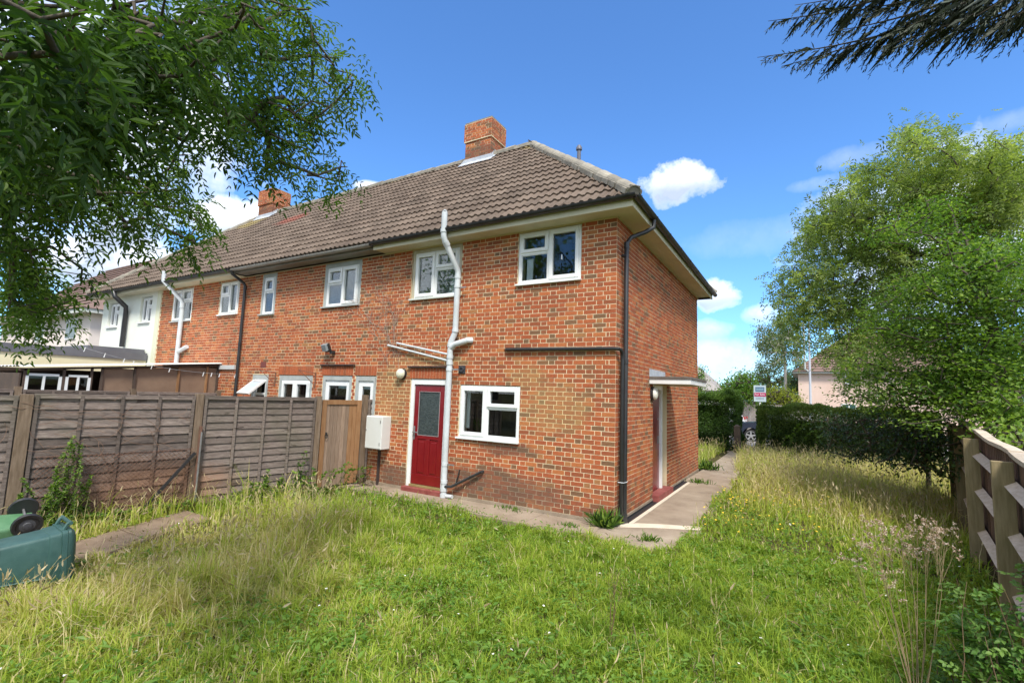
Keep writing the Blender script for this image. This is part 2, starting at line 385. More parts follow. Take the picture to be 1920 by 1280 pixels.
def lay_bricks(O, U, N, length, z0, z1, holes, phase=0, start=0.0, closer=True):
    """Flemish bond; returns list of (corner list(8 verts), centre)"""
    O, U, N = map(lambda a: np.asarray(a, float), (O, U, N)); Z = np.array([0, 0, 1.]); res = []
    k0 = int(round(z0/PITCH)); k1 = int(math.ceil(z1/PITCH))
    for k in range(k0, k1):
        za, zb = k*PITCH+.0056, min((k+1)*PITCH-.0056, z1)
        if zb-za < .02: continue
        odd = (k+phase) % 2; u = 0.0; seq = []
        if odd and closer: seq = [.1125, .05625]
        i = 0
        while u < length:
            if seq: w = seq.pop(0)
            else:
                w = .225 if i % 2 == 0 else .1125; i += 1
            ua, ub = u+.006, min(u+w-.006, length); u += w
            if ub-ua < .02: continue
            for (a, b, c, d) in clip_rects((ua, ub, za, zb), holes):
                out_ = random.uniform(-.0012, .0016); j = lambda: random.uniform(-.0016, .0016)
                f = [(a+j(), c+j()), (b+j(), c+j()), (b+j(), d+j()), (a+j(), d+j())]
                P = [O+U*p+Z*q+N*(.0+out_+random.uniform(-.001, .001)) for p, q in f]+[O+U*p+Z*q-N*.018 for p, q in f]
                res.append((np.array(P), O+U*(a+b)/2+Z*(c+d)/2, (b-a)*(d-c), U, N))
    return res
BF = [(0, 1, 2, 3), (0, 4, 5, 1), (1, 5, 6, 2), (2, 6, 7, 3), (3, 7, 4, 0)]
def flip(U, N): return np.cross(U, [0, 0, 1.])@N < 0
def brick_rnd():
    r = random.random(); return r
def emit_bricks(sets, n_single):
    """sets: [(parent, bricks)]; the n_single that show largest become parts, the rest one part per wall"""
    allb = []
    for pi, (par, bs) in enumerate(sets):
        for b in bs:
            v = CAM-b[1]; d = np.linalg.norm(v); c = (v@b[4])/d
            q = proj(b[1]); vis = 0 < q[0] < 1920 and 0 < q[1] < 1280 and q[2] > 0
            allb.append((b[2]*max(c, 0)/d/d*(1 if vis else 0), pi, b))
    allb.sort(key=lambda t: -t[0])
    for sc_, pi, b in allb[:n_single]:
        P, c = b[0], b[1]; fs = [f[::-1] for f in BF] if flip(b[3], b[4]) else BF
        me = bpy.data.meshes.new('brick'); me.from_pydata([tuple(p-c) for p in P], [], fs); me.materials.append(BRICK)
        a = me.attributes.new('rnd', 'FLOAT', 'POINT'); a.data.foreach_set('value', np.full(8, brick_rnd(), np.float32))
        link('brick', me, sets[pi][0], tuple(c))
    for pi, (par, bs) in enumerate(sets):
        rest = [t[2] for t in allb[n_single:] if t[1] == pi]
        if not rest: continue
        V = np.concatenate([b[0] for b in rest]); F = np.array(BF)
        fs = np.concatenate([(F[:, ::-1] if flip(b[3], b[4]) else F)+8*i for i, b in enumerate(rest)])
        r = np.repeat([brick_rnd() for _ in rest], 8)
        o = np_mesh('brickwork', V, [fs], BRICK, r, parent=par); o['kind'] = 'stuff'

def wall_backing(name, x0, x1, y0, y1, z0, z1, holes, m, parent, axis=0):
    """solid wall with real openings; holes (u0,u1,z0,z1) along x (axis 0) or y (axis 1)"""
    mb = MB(); us = sorted({x0, x1, *[min(max(h[i], x0), x1) for h in holes for i in (0, 1)]}) if axis == 0 else sorted({y0, y1, *[min(max(h[i], y0), y1) for h in holes for i in (0, 1)]})
    for a, b in zip(us[:-1], us[1:]):
        if b-a < 1e-6: continue
        mid = (a+b)/2; hs = sorted([(h[2], h[3]) for h in holes if h[0] < mid < h[1]]); z = z0
        spans = []
        for c, d in hs:
            if c > z: spans.append((z, c))
            z = max(z, d)
        if z < z1: spans.append((z, z1))
        for c, d in spans:
            if axis == 0: mb.box(a, b, y0, y1, c, d, .5)
            else: mb.box(x0, x1, a, b, c, d, .5)
    return mb.build(name, m, parent)

def window(parent, x0, x1, z0, z1, lights, pane_kind='clear', fr=WHITE, surround=None, sw=.07, sill=True, rec=.012, name='window', label=None, y=0.0, blinds=None, sillm=None):
    """casement window in the rear wall (faces -y)"""
    f = MB(); yf, yb = y+rec, y+rec+.065
    if surround:
        s = MB(); s.box(x0, x0+sw, y+.004, y+.09, z0, z1).box(x1-sw, x1, y+.004, y+.09, z0, z1).box(x0+sw, x1-sw, y+.004, y+.09, z1-sw*1.25, z1)
        x0i, x1i, z0i, z1i = x0+sw, x1-sw, z0, z1-sw*1.25
    else: x0i, x1i, z0i, z1i = x0, x1, z0, z1
    fw = .05
    f.box(x0i, x0i+fw, yf, yb, z0i, z1i).box(x1i-fw, x1i, yf, yb, z0i, z1i).box(x0i+fw, x1i-fw, yf, yb, z1i-fw, z1i).box(x0i+fw, x1i-fw, yf, yb, z0i, z0i+fw)
    X0, X1, Z0, Z1 = x0i+fw, x1i-fw, z0i+fw, z1i-fw
    fr_o = None; sashes = []; panes = []; bl = []
    mull = set()
    for (a, b, c, d, k) in lights:
        if 0 < a < 1: mull.add(a)
    for a in mull:
        xm = X0+(X1-X0)*a; f.box(xm-.028, xm+.028, yf+.002, yb-.002, Z0, Z1)
    for (a, b, c, d, k) in lights:
        xa = X0+(X1-X0)*a+(.028 if a > 0 else 0); xb = X0+(X1-X0)*b-(.028 if b < 1 else 0)
        za = Z0+(Z1-Z0)*c+(.025 if c > 0 else 0); zb = Z0+(Z1-Z0)*d-(.025 if d < 1 else 0)
        if 0 < d < 1: f.box(xa, xb, yf+.001, yb-.001, zb, zb+.05)
        if k == 'o':
            t = .05; s_ = MB(); ya, yc = yf-.022, yf+.045
            s_.box(xa-.012, xa+t, ya, yc, za-.012, zb+.012).box(xb-t, xb+.012, ya, yc, za-.012, zb+.012).box(xa+t, xb-t, ya, yc, zb-t, zb+.012).box(xa+t, xb-t, ya, yc, za-.012, za+t)
            sashes.append(s_); xa, xb, za, zb = xa+t, xb-t, za+t, zb-t
        else:
            t = .016; f.box(xa, xa+t, yf+.012, yb-.01, za, zb).box(xb-t, xb, yf+.012, yb-.01, za, zb).box(xa+t, xb-t, yf+.012, yb-.01, zb-t, zb).box(xa+t, xb-t, yf+.012, yb-.01, za, za+t)
            xa, xb, za, zb = xa+t, xb-t, za+t, zb-t
        panes.append((xa, xb, za, zb))
    w = f.build(name, fr, parent, bevel=.004, label=label)
    for s_ in sashes: s_.build('sash', fr, w, bevel=.005)
    for (xa, xb, za, zb) in panes:
        MB().box(xa-.004, xb+.004, yf+.020, yf+.026, za-.004, zb+.004).build('pane', GLASS, w)
    if surround: s.build('surround', surround, w, bevel=.003)
    if sill:
        MB().box(x0-.035, x1+.02, y-.055, y+.06, z0-.035, z0-.001).build('sill', sillm or (surround or fr), w, bevel=.005)
    # the dark room behind, and what hangs in it
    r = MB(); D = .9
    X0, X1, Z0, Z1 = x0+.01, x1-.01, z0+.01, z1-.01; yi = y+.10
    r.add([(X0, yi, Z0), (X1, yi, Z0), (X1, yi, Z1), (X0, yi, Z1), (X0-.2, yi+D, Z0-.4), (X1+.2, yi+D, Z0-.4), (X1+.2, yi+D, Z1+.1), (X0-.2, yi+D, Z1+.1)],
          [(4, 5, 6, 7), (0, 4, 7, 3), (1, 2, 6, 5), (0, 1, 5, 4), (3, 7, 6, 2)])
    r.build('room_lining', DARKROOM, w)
    if pane_kind == 'blind':
        for (xa, xb, za, zb) in panes:
            MB().box(xa, xb, yf+.040, yf+.046, za, zb).build('blind', NET, w)
    if blinds:
        for (xa, xb, za, zb) in blinds: MB().box(xa, xb, yf+.1, yf+.12, za, zb).build('curtain', NET, w)
    return w

L_UR = [(0, .5, .60, 1, 'o'), (0, .5, 0, .60, 'f'), (.5, 1, 0, 1, 'o')]
L_FR = [(0, .47, 0, 1, 'o'), (.47, 1, .62, 1, 'o'), (.47, 1, 0, .62, 'f')]
L_NA = [(0, 1, .62, 1, 'o'), (0, 1, 0, .62, 'f')]
SLOPE = (8.67-5.03)/(3.55+.40); EY, EZ, RY, RZ = -.40, 5.03, 3.55, 8.67
SL = math.hypot(RY-EY, RZ-EZ)
XL, XR = -19.85, 0.38                                      # eave ends
HIPX = (RY-EY)                                             # horizontal run of the hips

# brick stock for the whole rear elevation, then shared out between the houses
OPEN = {
 'A': [(-1.85, -.62, 3.90, 4.87), (-4.41, -3.12, 3.80, 4.87), (-3.03, -1.72, 1.12, 2.10), (-4.27, -3.30, .02, 2.20)],
 'B': [(-7.17, -5.92, 3.81, 4.88), (-9.67, -9.05, 3.77, 4.88), (-9.74, -9.05, 1.15, 2.23), (-8.60, -7.33, 1.10, 2.23), (-6.97, -5.99, 0.0, 2.24), (-5.88, -5.24, 1.0, 2.24)],
 'C': [(-11.68, -10.72, 3.87, 4.84), (-14.36, -13.18, 3.80, 4.84)],
}
def along(h): return [(-b, -a, c, d) for a, b, c, d in h]     # wall coordinate u = -x
SPAN = {'A': (-5.20, 0.0), 'B': (-10.50, -5.20), 'C': (-15.10, -10.50), 'D': (-19.5, -15.10)}
H = {}
H['A'] = thing('brick_house', 'red brick end house with two red doors, nearest the camera', 'house')
H['B'] = thing('brick_house', 'red brick middle house behind the wooden gate, with white ground floor door and grey gutter', 'house')
H['C'] = thing('brick_house', 'red brick house further left behind the brown lean-to, with a grey flue pipe', 'house')
H['D'] = thing('rendered_house', 'pale cream rendered end house of the terrace with a grey-topped extension', 'house')
TOPZ = 4.895
stock = lay_bricks((0, 0, 0), (-1, 0, 0), (0, -1, 0), 15.10, .075, TOPZ, along(OPEN['A']+OPEN['B']+OPEN['C']))
side = lay_bricks((0, 0, 0), (0, 1, 0), (1, 0, 0), 7.1, .075, TOPZ, [(2.25, 3.40, .075, 2.24)], phase=1)
wallA = wall_backing('rear_wall', -5.20, -.0035, .0035, .28, 0, TOPZ, OPEN['A'], MORTAR, H['A'])
sideA = wall_backing('side_wall', -.28, -.0034, .28, 7.1, 0, TOPZ, [(2.25, 3.40, 0, 2.24)], MORTAR, H['A'], axis=1)
MB().box(-.28, -.0032, .0034, .28, 0, TOPZ).build('wall_corner', MORTAR, sideA)
wallB = wall_backing('rear_wall', -10.50, -5.20, .0035, .28, 0, TOPZ, OPEN['B'], MORTAR, H['B'])
wallC = wall_backing('rear_wall', -15.10, -10.50, .0035, .28, 0, TOPZ, OPEN['C'], MORTAR, H['C'])
def inspan(k): a, b = SPAN[k]; return [s for s in stock if a <= s[1][0] < b]
# plinth course (cement band) under the bricks
for k in 'ABC':
    a, b = SPAN[k]; mb = MB(); hs = [h for h in OPEN[k] if h[2] < .1]
    xs = [a]+[q for h in sorted(hs) for q in h[:2]]+[b]
    for i in range(0, len(xs), 2): mb.box(xs[i], xs[i+1], -.012 if k == 'A' else -.010, .003, -.05, .072)
    mb.build('plinth', CONC, H[k])
mb = MB(); mb.box(-.003, .012, -.012, 2.25, -.05, .072).box(-.003, .012, 3.40, 7.1, -.05, .072); mb.build('plinth', CONC, H['A'])

# chimneys (brick)
def chimney(house, x0, x1, y0, y1, zt, zc):
    core = MB().box(x0+.004, x1-.004, y0+.004, y1-.004, 7.6, zc).box(x0-.031, x1+.031, y0-.031, y1+.031, zc, zt-.02).build('chimney', MORTAR, house)
    bs = []
    zz = lambda v: round(v/PITCH)*PITCH
    for (a, b, c, d, e, f) in ((x0, x1, y0, y1, 8.1, zc), (x0-.035, x1+.035, y0-.035, y1+.035, zc, zt)):
        bs += lay_bricks((b, c, 0), (-1, 0, 0), (0, -1, 0), b-a, zz(e), zz(f), [])
        bs += lay_bricks((b, c, 0), (0, 1, 0), (1, 0, 0), d-c, zz(e), zz(f), [], phase=1)
        bs += lay_bricks((a, c, 0), (0, 1, 0), (-1, 0, 0), d-c, zz(e), zz(f), [])
        bs += lay_bricks((b, d, 0), (-1, 0, 0), (0, 1, 0), b-a, zz(e), zz(f), [])
    MB().box(x0-.02, x1+.02, y0-.02, y1+.02, zt-.015, zt+.03).build('flaunching', TILEMOSS, core)
    m = MB(); m.lathe(((x0+x1)/2-.22, (y0+y1)/2, zt+.02), (0, 0, 1), [(0, .10), (.10, .09), (.11, .10), (.14, .10)], 14).build('chimney_pot', BRICK, core)
    zf = lambda y: EZ+(y-EY)*SLOPE
    fl = MB(); t = .012
    fl.add([(x0-.14, y0-.15, zf(y0-.15)+.095), (x1+.12, y0-.15, zf(y0-.15)+.095), (x1+.12, y0-.012, zf(y0)+.10), (x0-.14, y0-.012, zf(y0)+.10),
            (x1+.02, y0-.014, zf(y0)+.20), (x0-.02, y0-.014, zf(y0)+.20)], [(0, 1, 2, 3), (3, 2, 4, 5)])
    n = 4; 
    for i in range(n):
        ya = y0+(RY-y0)*i/n; yb = y0+(RY-y0)*(i+1)/n; zt_ = zf(ya)+.22
        fl.box(x1+.002, x1+.016, ya, yb, zf(ya)+.03, zt_)
        fl.box(x0-.016, x0-.002, ya, yb, zf(ya)+.03, zt_)
        fl.add([(x1+.01, ya, zf(ya)+.09), (x1+.11, ya, zf(ya)+.085), (x1+.11, yb, zf(yb)+.085), (x1+.01, yb, zf(yb)+.09)], [(0, 1, 2, 3)])
    fl.build('flashing', LEAD, core)
    return core, bs
chA, chAb = chimney(H['A'], -5.68, -4.80, 3.28, 3.98, 9.70, 9.13)
chC, chCb = chimney(H['C'], -15.80, -14.92, 3.28, 3.98, 9.60, 9.03)
emit_bricks([(wallA, inspan('A')), (sideA, side), (chA, chAb)], 300)
emit_bricks([(wallB, inspan('B'))], 300)
emit_bricks([(wallC, inspan('C')), (chC, chCb)], 120)

# ---- roof
def hipx(s, side_):            # x limit of the rear slope at slope distance s from the eave
    run = s*(RY-EY)/SL
    return XR-run if side_ > 0 else XL+run
TW, TG = .30, .345
DY, DZ = (RY-EY)/SL, (RZ-EZ)/SL
def tile_profile(n=13):
    us = np.linspace(0, 1, n); z = np.zeros(n)
    for c in (.25, .75):
        d = np.abs(us-c)/.15; z += np.where(d < 1, .030*np.cos(d*math.pi/2)**.8, 0)
    return us*TW, z
def rear_tile(x, row, off):
    """verts of one tile on the rear slope with its hooked lower edge"""
    us, hz = tile_profile(); n = len(us); s0 = row*TG-.03; s1 = s0+TG+.055; t0 = .050+random.uniform(-.004, .005); t1 = .012
    V = []
    for (s, t) in ((s0, t0), (s1, t1)):
        for u, h in zip(us, hz):
            X = min(max(x+u, hipx(s, -1)), hipx(s, 1)); V.append((X, EY+s*DY-(t+h)*DZ, EZ+s*DZ+(t+h)*DY))
    for u, h in zip(us, hz):
        X = min(max(x+u, hipx(s0, -1)), hipx(s0, 1)); q = t0+h-.038; V.append((X, EY+s0*DY-q*DZ, EZ+s0*DZ+q*DY))
    F = [(i, i+1, n+i+1, n+i) for i in range(n-1)]+[(2*n+i, 2*n+i+1, i+1, i) for i in range(n-1)]
    return V, F
roofs = {}
def slab(name, pts, m, parent): return MB().add(pts, [tuple(range(len(pts)))], .5).build(name, m, parent)
bounds = {'A': (-5.20, XR), 'B': (-10.50, -5.20), 'C': (-15.10, -10.50), 'D': (XL, -15.10)}
UND = mat('roof_underlay', (.03, .026, .022))
for k, (a, b) in bounds.items():
    if k == 'A': pts = [(a, EY, EZ), (b, EY, EZ), (XR-HIPX, RY, RZ), (a, RY, RZ)]
    elif k == 'D': pts = [(a, EY, EZ), (b, EY, EZ), (XL+HIPX, RY, RZ)]; pts = [(a, EY, EZ), (b, EY, EZ), (b, EY+(RY-EY), RZ), (XL+HIPX, RY, RZ)] if b > XL+HIPX else pts
    else: pts = [(a, EY, EZ), (b, EY, EZ), (b, RY, RZ), (a, RY, RZ)]
    roofs[k] = slab('roof', pts, UND, H[k])
    yb = 2*RY-EY
    if k == 'A': slab('front_slope', [(p[0], 2*RY-p[1], p[2]+.03) for p in pts[::-1]], TILE, roofs[k])
    else: slab('front_slope', [(p[0], 2*RY-p[1], p[2]+.03) for p in pts[::-1]], TILE, roofs[k])
cand = {k: [] for k in bounds}
rows = int(SL/TG)+1
ntile = int((XR-XL)/TW)+2
for row in range(rows):
    for i in range(ntile):
        x = XR-(i+1)*TW
        sA = (row+.3)*TG
        if x > hipx(sA, 1)-.02 or x+TW < hipx(sA, -1)+.02: continue
        k = next((q for q, (a, b) in bounds.items() if a <= x+TW/2 < b), None)
        if k is None: continue
        V, F = rear_tile(x, row, 0)
        if row == rows-1: V = [(vx, min(vy, RY), min(vz, RZ+.05)) for vx, vy, vz in V]
        c = np.mean(V, 0); d = np.linalg.norm(CAM-c); cand[k].append((d, V, F, c))
for k, lst in cand.items():
    lst.sort(key=lambda t: t[0]); ns = 300 if k in 'AB' else 0
    for d, V, F, c in lst[:ns]:
        me = bpy.data.meshes.new('tile'); me.from_pydata([tuple(np.array(v)-c) for v in V], [], F); me.materials.append(TILE)
        a = me.attributes.new('rnd', 'FLOAT', 'POINT'); a.data.foreach_set('value', np.full(len(V), random.random(), np.float32))
        link('tile', me, roofs[k], tuple(c))
    mb = MB()
    for d, V, F, c in lst[ns:]: mb.add(V, F)
    if mb.v: mb.build('tiling', TILE, roofs[k], kind='stuff')
# the hipped ends (x = XR side and x = XL side)
for k, s_ in (('A', 1), ('D', -1)):
    X = XR if s_ > 0 else XL; mb = MB(); yb = 2*RY-EY
    V = []
    us, hz = tile_profile()
    for row in range(rows):
        for i in range(int((yb-EY)/TW)+1):
            y0 = EY+i*TW; s0 = row*TG-.03; s1 = s0+TG+.055; lo = EY+max(s0, 0)*DY; hi = yb-max(s0, 0)*DY
            if y0+TW < lo or y0 > hi: continue
            vs = []
            for (s, t) in ((s0, .04), (s1, .012)):
                l2, h2 = EY+s*DY, yb-s*DY
                for u, h in zip(us, hz): vs.append((X-s_*(s*DY-(t+h)*DZ), min(max(y0+u, l2), h2), EZ+s*DZ+(t+h)*DY))
            for u, h in zip(us, hz):
                q = .014+h; vs.append((X-s_*(s0*DY-q*DZ), min(max(y0+u, EY+s0*DY), yb-s0*DY), EZ+s0*DZ+q*DY))
            n = len(us); fs = [(j, j+1, n+j+1, n+j) for j in range(n-1)]+[(2*n+j, 2*n+j+1, j+1, j) for j in range(n-1)]
            if s_ > 0: pass
            else: fs = [f[::-1] for f in fs]
            mb.add(vs, fs)
    mb.build('hip_tiling', TILE, roofs[k], kind='stuff')
def ridge_run(a, b, parent, name='ridge_tile', base=.0):
    a, b = np.asarray(a, float), np.asarray(b, float); L = np.linalg.norm(b-a); n = max(1, int(L/.42)); d = (b-a)/n
    t = d/np.linalg.norm(d); sdv = np.cross(t, (0, 0, 1)); sdv /= np.linalg.norm(sdv); up = np.cross(sdv, t)
    bed = MB()
    for i in range(n):
        p, q = a+d*i, a+d*(i+1.06); mb = MB(); K = 8; vs = []
        lift = random.uniform(0, .018); r0, r1 = .128, .108
        for (c, r_) in ((p, r0), (q, r1)):
            for j in range(K+1):
                an = math.pi*(j/K); vs.append(c+sdv*math.cos(an)*r_+up*(math.sin(an)*r_*.85-.03+base+lift))
            for j in range(K+1):
                an = math.pi*(j/K); vs.append(c+sdv*math.cos(an)*(r_-.02)+up*(math.sin(an)*(r_-.02)*.85-.03+base+lift))
        m_ = K+1
        fs = [(j, j+1, 2*m_+j+1, 2*m_+j) for j in range(K)]+[(j+1, j, m_+j, m_+j+1) for j in range(K)]+[(2*m_+j, 2*m_+j+1, 3*m_+j+1, 3*m_+j) for j in range(K)]
        mb.add(vs, fs); mb.build(name, TILEMOSS, parent)
    for i in range(n*3):
        c = a+(b-a)*(i+.5)/(n*3)
        bed.obox(c+up*(base-.045+random.uniform(-.01, .01)), t*L/n/6*1.05, sdv*(.125+random.uniform(0, .025)), up*.04)
    bed.obox(b+up*(base+.015), t*.015, sdv*.085, up*.045); bed.obox(b+up*(base-.03), t*.017, sdv*.118, up*.045)
    bed.build('ridge_mortar', TILEMOSS, parent)
apA, apD = (XR-HIPX, RY, RZ+.06), (XL+HIPX, RY, RZ+.06)
ridge_run(apA, (-5.2, RY, RZ+.06), roofs['A'])
ridge_run((-5.75, RY, RZ+.06), (-10.5, RY, RZ+.06), roofs['B'])
ridge_run((-10.5, RY, RZ+.06), (-14.8, RY, RZ+.06), roofs['C'])
ridge_run(apA, (XR+.02, EY-.02, EZ+.08), roofs['A'], 'hip_tile')
ridge_run(apA, (XR+.02, 2*RY-EY+.02, EZ+.08), roofs['A'], 'hip_tile')
ridge_run(apD, (XL, EY, EZ+.08), roofs['D'], 'hip_tile')
ridge_run(apD, (XL, 2*RY-EY, EZ+.08), roofs['D'], 'hip_tile')

# ---- eaves: soffit, fascia, gutters
def gutter_run(a, b, m, parent, name='gutter'):
    a, b = np.asarray(a, float), np.asarray(b, float); t = (b-a)/np.linalg.norm(b-a); sdv = np.cross(t, (0, 0, 1)); K = 9; r0 = .062
    mb = MB(); vs = []
    for rr_ in (r0, r0-.006):
        for c in (a, b):
            for j in range(K+1):
                an = math.pi+math.pi*j/K; vs.append(c+sdv*math.cos(an)*rr_+np.array([0, 0, 1])*math.sin(an)*rr_)
    m_ = K+1; fs = [(j, m_+j, m_+j+1, j+1) for j in range(K)]+[(2*m_+j, 2*m_+j+1, 3*m_+j+1, 3*m_+j) for j in range(K)]
    for e in (0, K): fs.append((e, m_+e, 3*m_+e, 2*m_+e))
    mb.add(vs, fs, .5)
    L = np.linalg.norm(b-a); n = int(L/.9)
    for i in range(n+1):
        c = a+t*(.12+(L-.24)*i/max(n, 1))
        V = []
        for cc in (c-t*.02, c+t*.02):
            for j in range(K+1):
                an = math.pi+math.pi*j/K; V.append(cc+sdv*math.cos(an)*(r0+.007)+np.array([0, 0, 1])*(math.sin(an)*(r0+.007)+.004))
        mb.add(V, [(j, m_+j, m_+j+1, j+1) for j in range(K)], .5)
    return mb.build(name, m, parent, smooth=True)
SO = .34
def eaves(k, a, b, fm, gm, so=SO, zs=4.895):
    MB().box(a, b, -so, -.0 if so > .2 else 0.0, zs, zs+.012).build('soffit', fm, H[k])
    MB().box(a, b, -so-.022, -so, zs-.018, zs+.125).build('fascia', fm, H[k])
eaves('A', -5.20, SO+.02, CREAM, BLACKP); eaves('B', -10.50, -5.202, GREYP, GREYP, so=.30, zs=4.93); eaves('C', -15.10, -10.502, CREAM, BLACKP); eaves('D', -19.5-SO, -15.102, CREAM, BLACKP)
MB().box(.0, SO, .0, 7.1+SO, 4.893, 4.905).build('soffit', CREAM, H['A'], label='soffit along the side wall')
MB().box(SO, SO+.022, -SO, 7.1+SO, 4.877, 5.02).build('fascia', CREAM, H['A'])
MB().box(-5.2, 0, -.0, 7.1, 4.90, 4.91).box(-6, SO, 7.1, 7.1+SO, 4.893, 4.905).build('ceiling_board', CREAM, H['A'])
GY = -SO-.022-.066; GZ = 5.035
gutter_run((-5.22, GY, GZ-.02), (SO+.09, GY, GZ), BLACKP, H['A'])
gutter_run((SO+.088, GY-.02, GZ-.01), (SO+.088, 7.1+SO+.09, GZ-.01), BLACKP, H['A'])
gutter_run((-10.45, GY+.03, GZ-.03), (-5.24, GY+.03, GZ-.03), GREYP, H['B'])
gutter_run((-15.15, GY, GZ-.04), (-10.47, GY, GZ-.04), BLACKP, H['C'])
gutter_run((-19.9, GY, GZ-.04), (-15.17, GY, GZ-.04), BLACKP, H['D'])
# remaining walls, so the houses are closed
MB().box(-5.2, -.28, 6.82, 7.1, 0, 4.9).build('front_wall', MORTAR, H['A'])
MB().box(-10.5, -5.2, 6.82, 7.1, 0, 4.9).build('front_wall', MORTAR, H['B'])
MB().box(-15.1, -10.5, 6.82, 7.1, 0, 4.9).build('front_wall', MORTAR, H['C'])

# ---- windows of the three brick houses
hA, hB, hC, hD = H['A'], H['B'], H['C'], H['D']
w = window(hA, -1.84, -.63, 3.92, 4.86, L_UR, label='upstairs window nearest the corner', blinds=[(-1.72, -1.60, 3.95, 4.4)])
MB().bar((-.97, -.02, 4.28), (-.97, -.02, 4.36), .015, .02, upv=(0, 1, 0)).build('handle', WHITE, w)
window(hA, -4.38, -3.13, 3.83, 4.86, L_FR, pane_kind='blind', label='upstairs window with pale frosted panes', surround=mat('bare_yellow_wood', (.42, .36, .22), (.5, .46, .36), 5), sw=.055, sillm=OLDWHITE)
window(hA, -3.02, -1.73, 1.14, 2.09, [(0, .46, 0, 1, 'o'), (.46, 1, .60, 1, 'o'), (.46, 1, 0, .60, 'f')], label='ground floor window beside the red door', blinds=[(-2.93, -2.86, 1.3, 2.0)])
window(hB, -7.16, -5.93, 3.84, 4.87, L_UR, pane_kind='blind', surround=GREYPAINT, sw=.085)
window(hB, -9.66, -9.06, 3.80, 4.87, L_NA, surround=GREYPAINT, sw=.075)
window(hC, -11.66, -10.74, 3.90, 4.82, L_UR, pane_kind='blind')
window(hC, -14.34, -13.20, 3.83, 4.82, L_FR, pane_kind='blind', sillm=GREYPAINT)
window(hB, -8.59, -7.34, 1.12, 2.22, [(0, .5, .42, 1, 'o'), (0, .5, 0, .42, 'f'), (.5, 1, 0, 1, 'o')], surround=GREYPAINT, sw=.085)
w = window(hB, -9.73, -9.06, 1.17, 2.22, [(0, 1, 0, .62, 'f')], surround=GREYPAINT, sw=.075, label='small window with its top light open')
s_ = MB(); t = .045                                        # the open top-hung sash
for (a, b, c, d) in ((0, 1, 0, .1), (0, 1, .9, 1), (0, .1, .1, .9), (.9, 1, .1, .9)):
    P = [(-9.65+.5*x_, -.02-.42*(1-z_), 2.10-.34*(1-z_)) for x_, z_ in ((a, c), (b, c), (b, d), (a, d))]
    s_.add(P+[(p[0], p[1]+.03, p[2]-.035) for p in P], [(0, 1, 2, 3), (7, 6, 5, 4), (0, 4, 5, 1), (1, 5, 6, 2), (2, 6, 7, 3), (3, 7, 4, 0)])
s_.build('sash', WHITE, w)
P = [(-9.65+.5*x_, -.03-.42*(1-z_), 2.085-.34*(1-z_)) for x_, z_ in ((.1, .1), (.9, .1), (.9, .9), (.1, .9))]
MB().add(P, [(0, 1, 2, 3)]).build('pane', mat('pale_reflecting_glass', (.45, .52, .56), rough=.1), w)
# white part-glazed door and narrow side light of the middle house
def upvc_door(parent, x0, x1, z0, z1, name, sm, glz=(.55, .92)):
    s = MB(); s.box(x0, x0+.075, .004, .10, z0, z1).box(x1-.075, x1, .004, .10, z0, z1).box(x0+.075, x1-.075, .004, .10, z1-.10, z1)
    d = s.build(name, sm, parent, bevel=.003); a, b, c, e = x0+.075, x1-.075, z0+.05, z1-.10
    gz = c+(e-c)*glz[0]
    f = MB(); f.box(a, a+.11, .03, .08, c, e).box(b-.11, b, .03, .08, c, e).box(a+.11, b-.11, .03, .08, e-.12, e).box(a+.11, b-.11, .03, .08, c, gz)
    f.build('door_leaf', WHITE, d, bevel=.004); MB().box(a+.10, b-.10, .05, .056, gz-.01, e-.11).build('pane', GLASS, d)
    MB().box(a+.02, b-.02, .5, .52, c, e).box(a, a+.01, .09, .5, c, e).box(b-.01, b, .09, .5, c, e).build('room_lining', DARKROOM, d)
upvc_door(hB, -6.96, -6.0, 0.0, 2.23, 'door', GREYPAINT, (.40, .9)); upvc_door(hB, -5.87, -5.25, 1.0, 2.23, 'window', GREYPAINT, (.12, .9))
# brick soldier lintels with a creasing tile above
def lintel(house, x0, x1, z, creasing=True):
    n = int((x1-x0)/.075); first = None
    par = MB().box(x0, x1, -.0035, .0035, z, z+.215).build('lintel', MORTAR, house)
    for i in range(n):
        a = x0+(x1-x0)*i/n+.004; b = x0+(x1-x0)*(i+1)/n-.004
        MB().add([(a, -.009, z+.003), (b, -.009, z+.003), (b, -.008, z+.212), (a, -.008, z+.212), (a, .003, z+.003), (b, .003, z+.003), (b, .003, z+.212), (a, .003, z+.212)], [(0, 1, 2, 3), (0, 4, 5, 1), (1, 5, 6, 2), (2, 6, 7, 3), (3, 7, 4, 0)], random.uniform(.15, .6)).build('brick', BRICK, par)
    if creasing:
        MB().box(x0-.04, x1+.04, -.05, .0, z+.216, z+.232).box(x0-.04, x1+.04, -.062, .0, z+.234, z+.250).build('creasing_tile', mat('dark_creasing_tile', (.09, .05, .04), (.13, .08, .065), 8), par)
lintel(hA, -4.30, -3.24, 2.20); lintel(hB, -7.0, -5.96, 2.24); lintel(hB, -8.65, -7.3, 2.235, False); lintel(hB, -5.9, -5.24, 2.245, False)

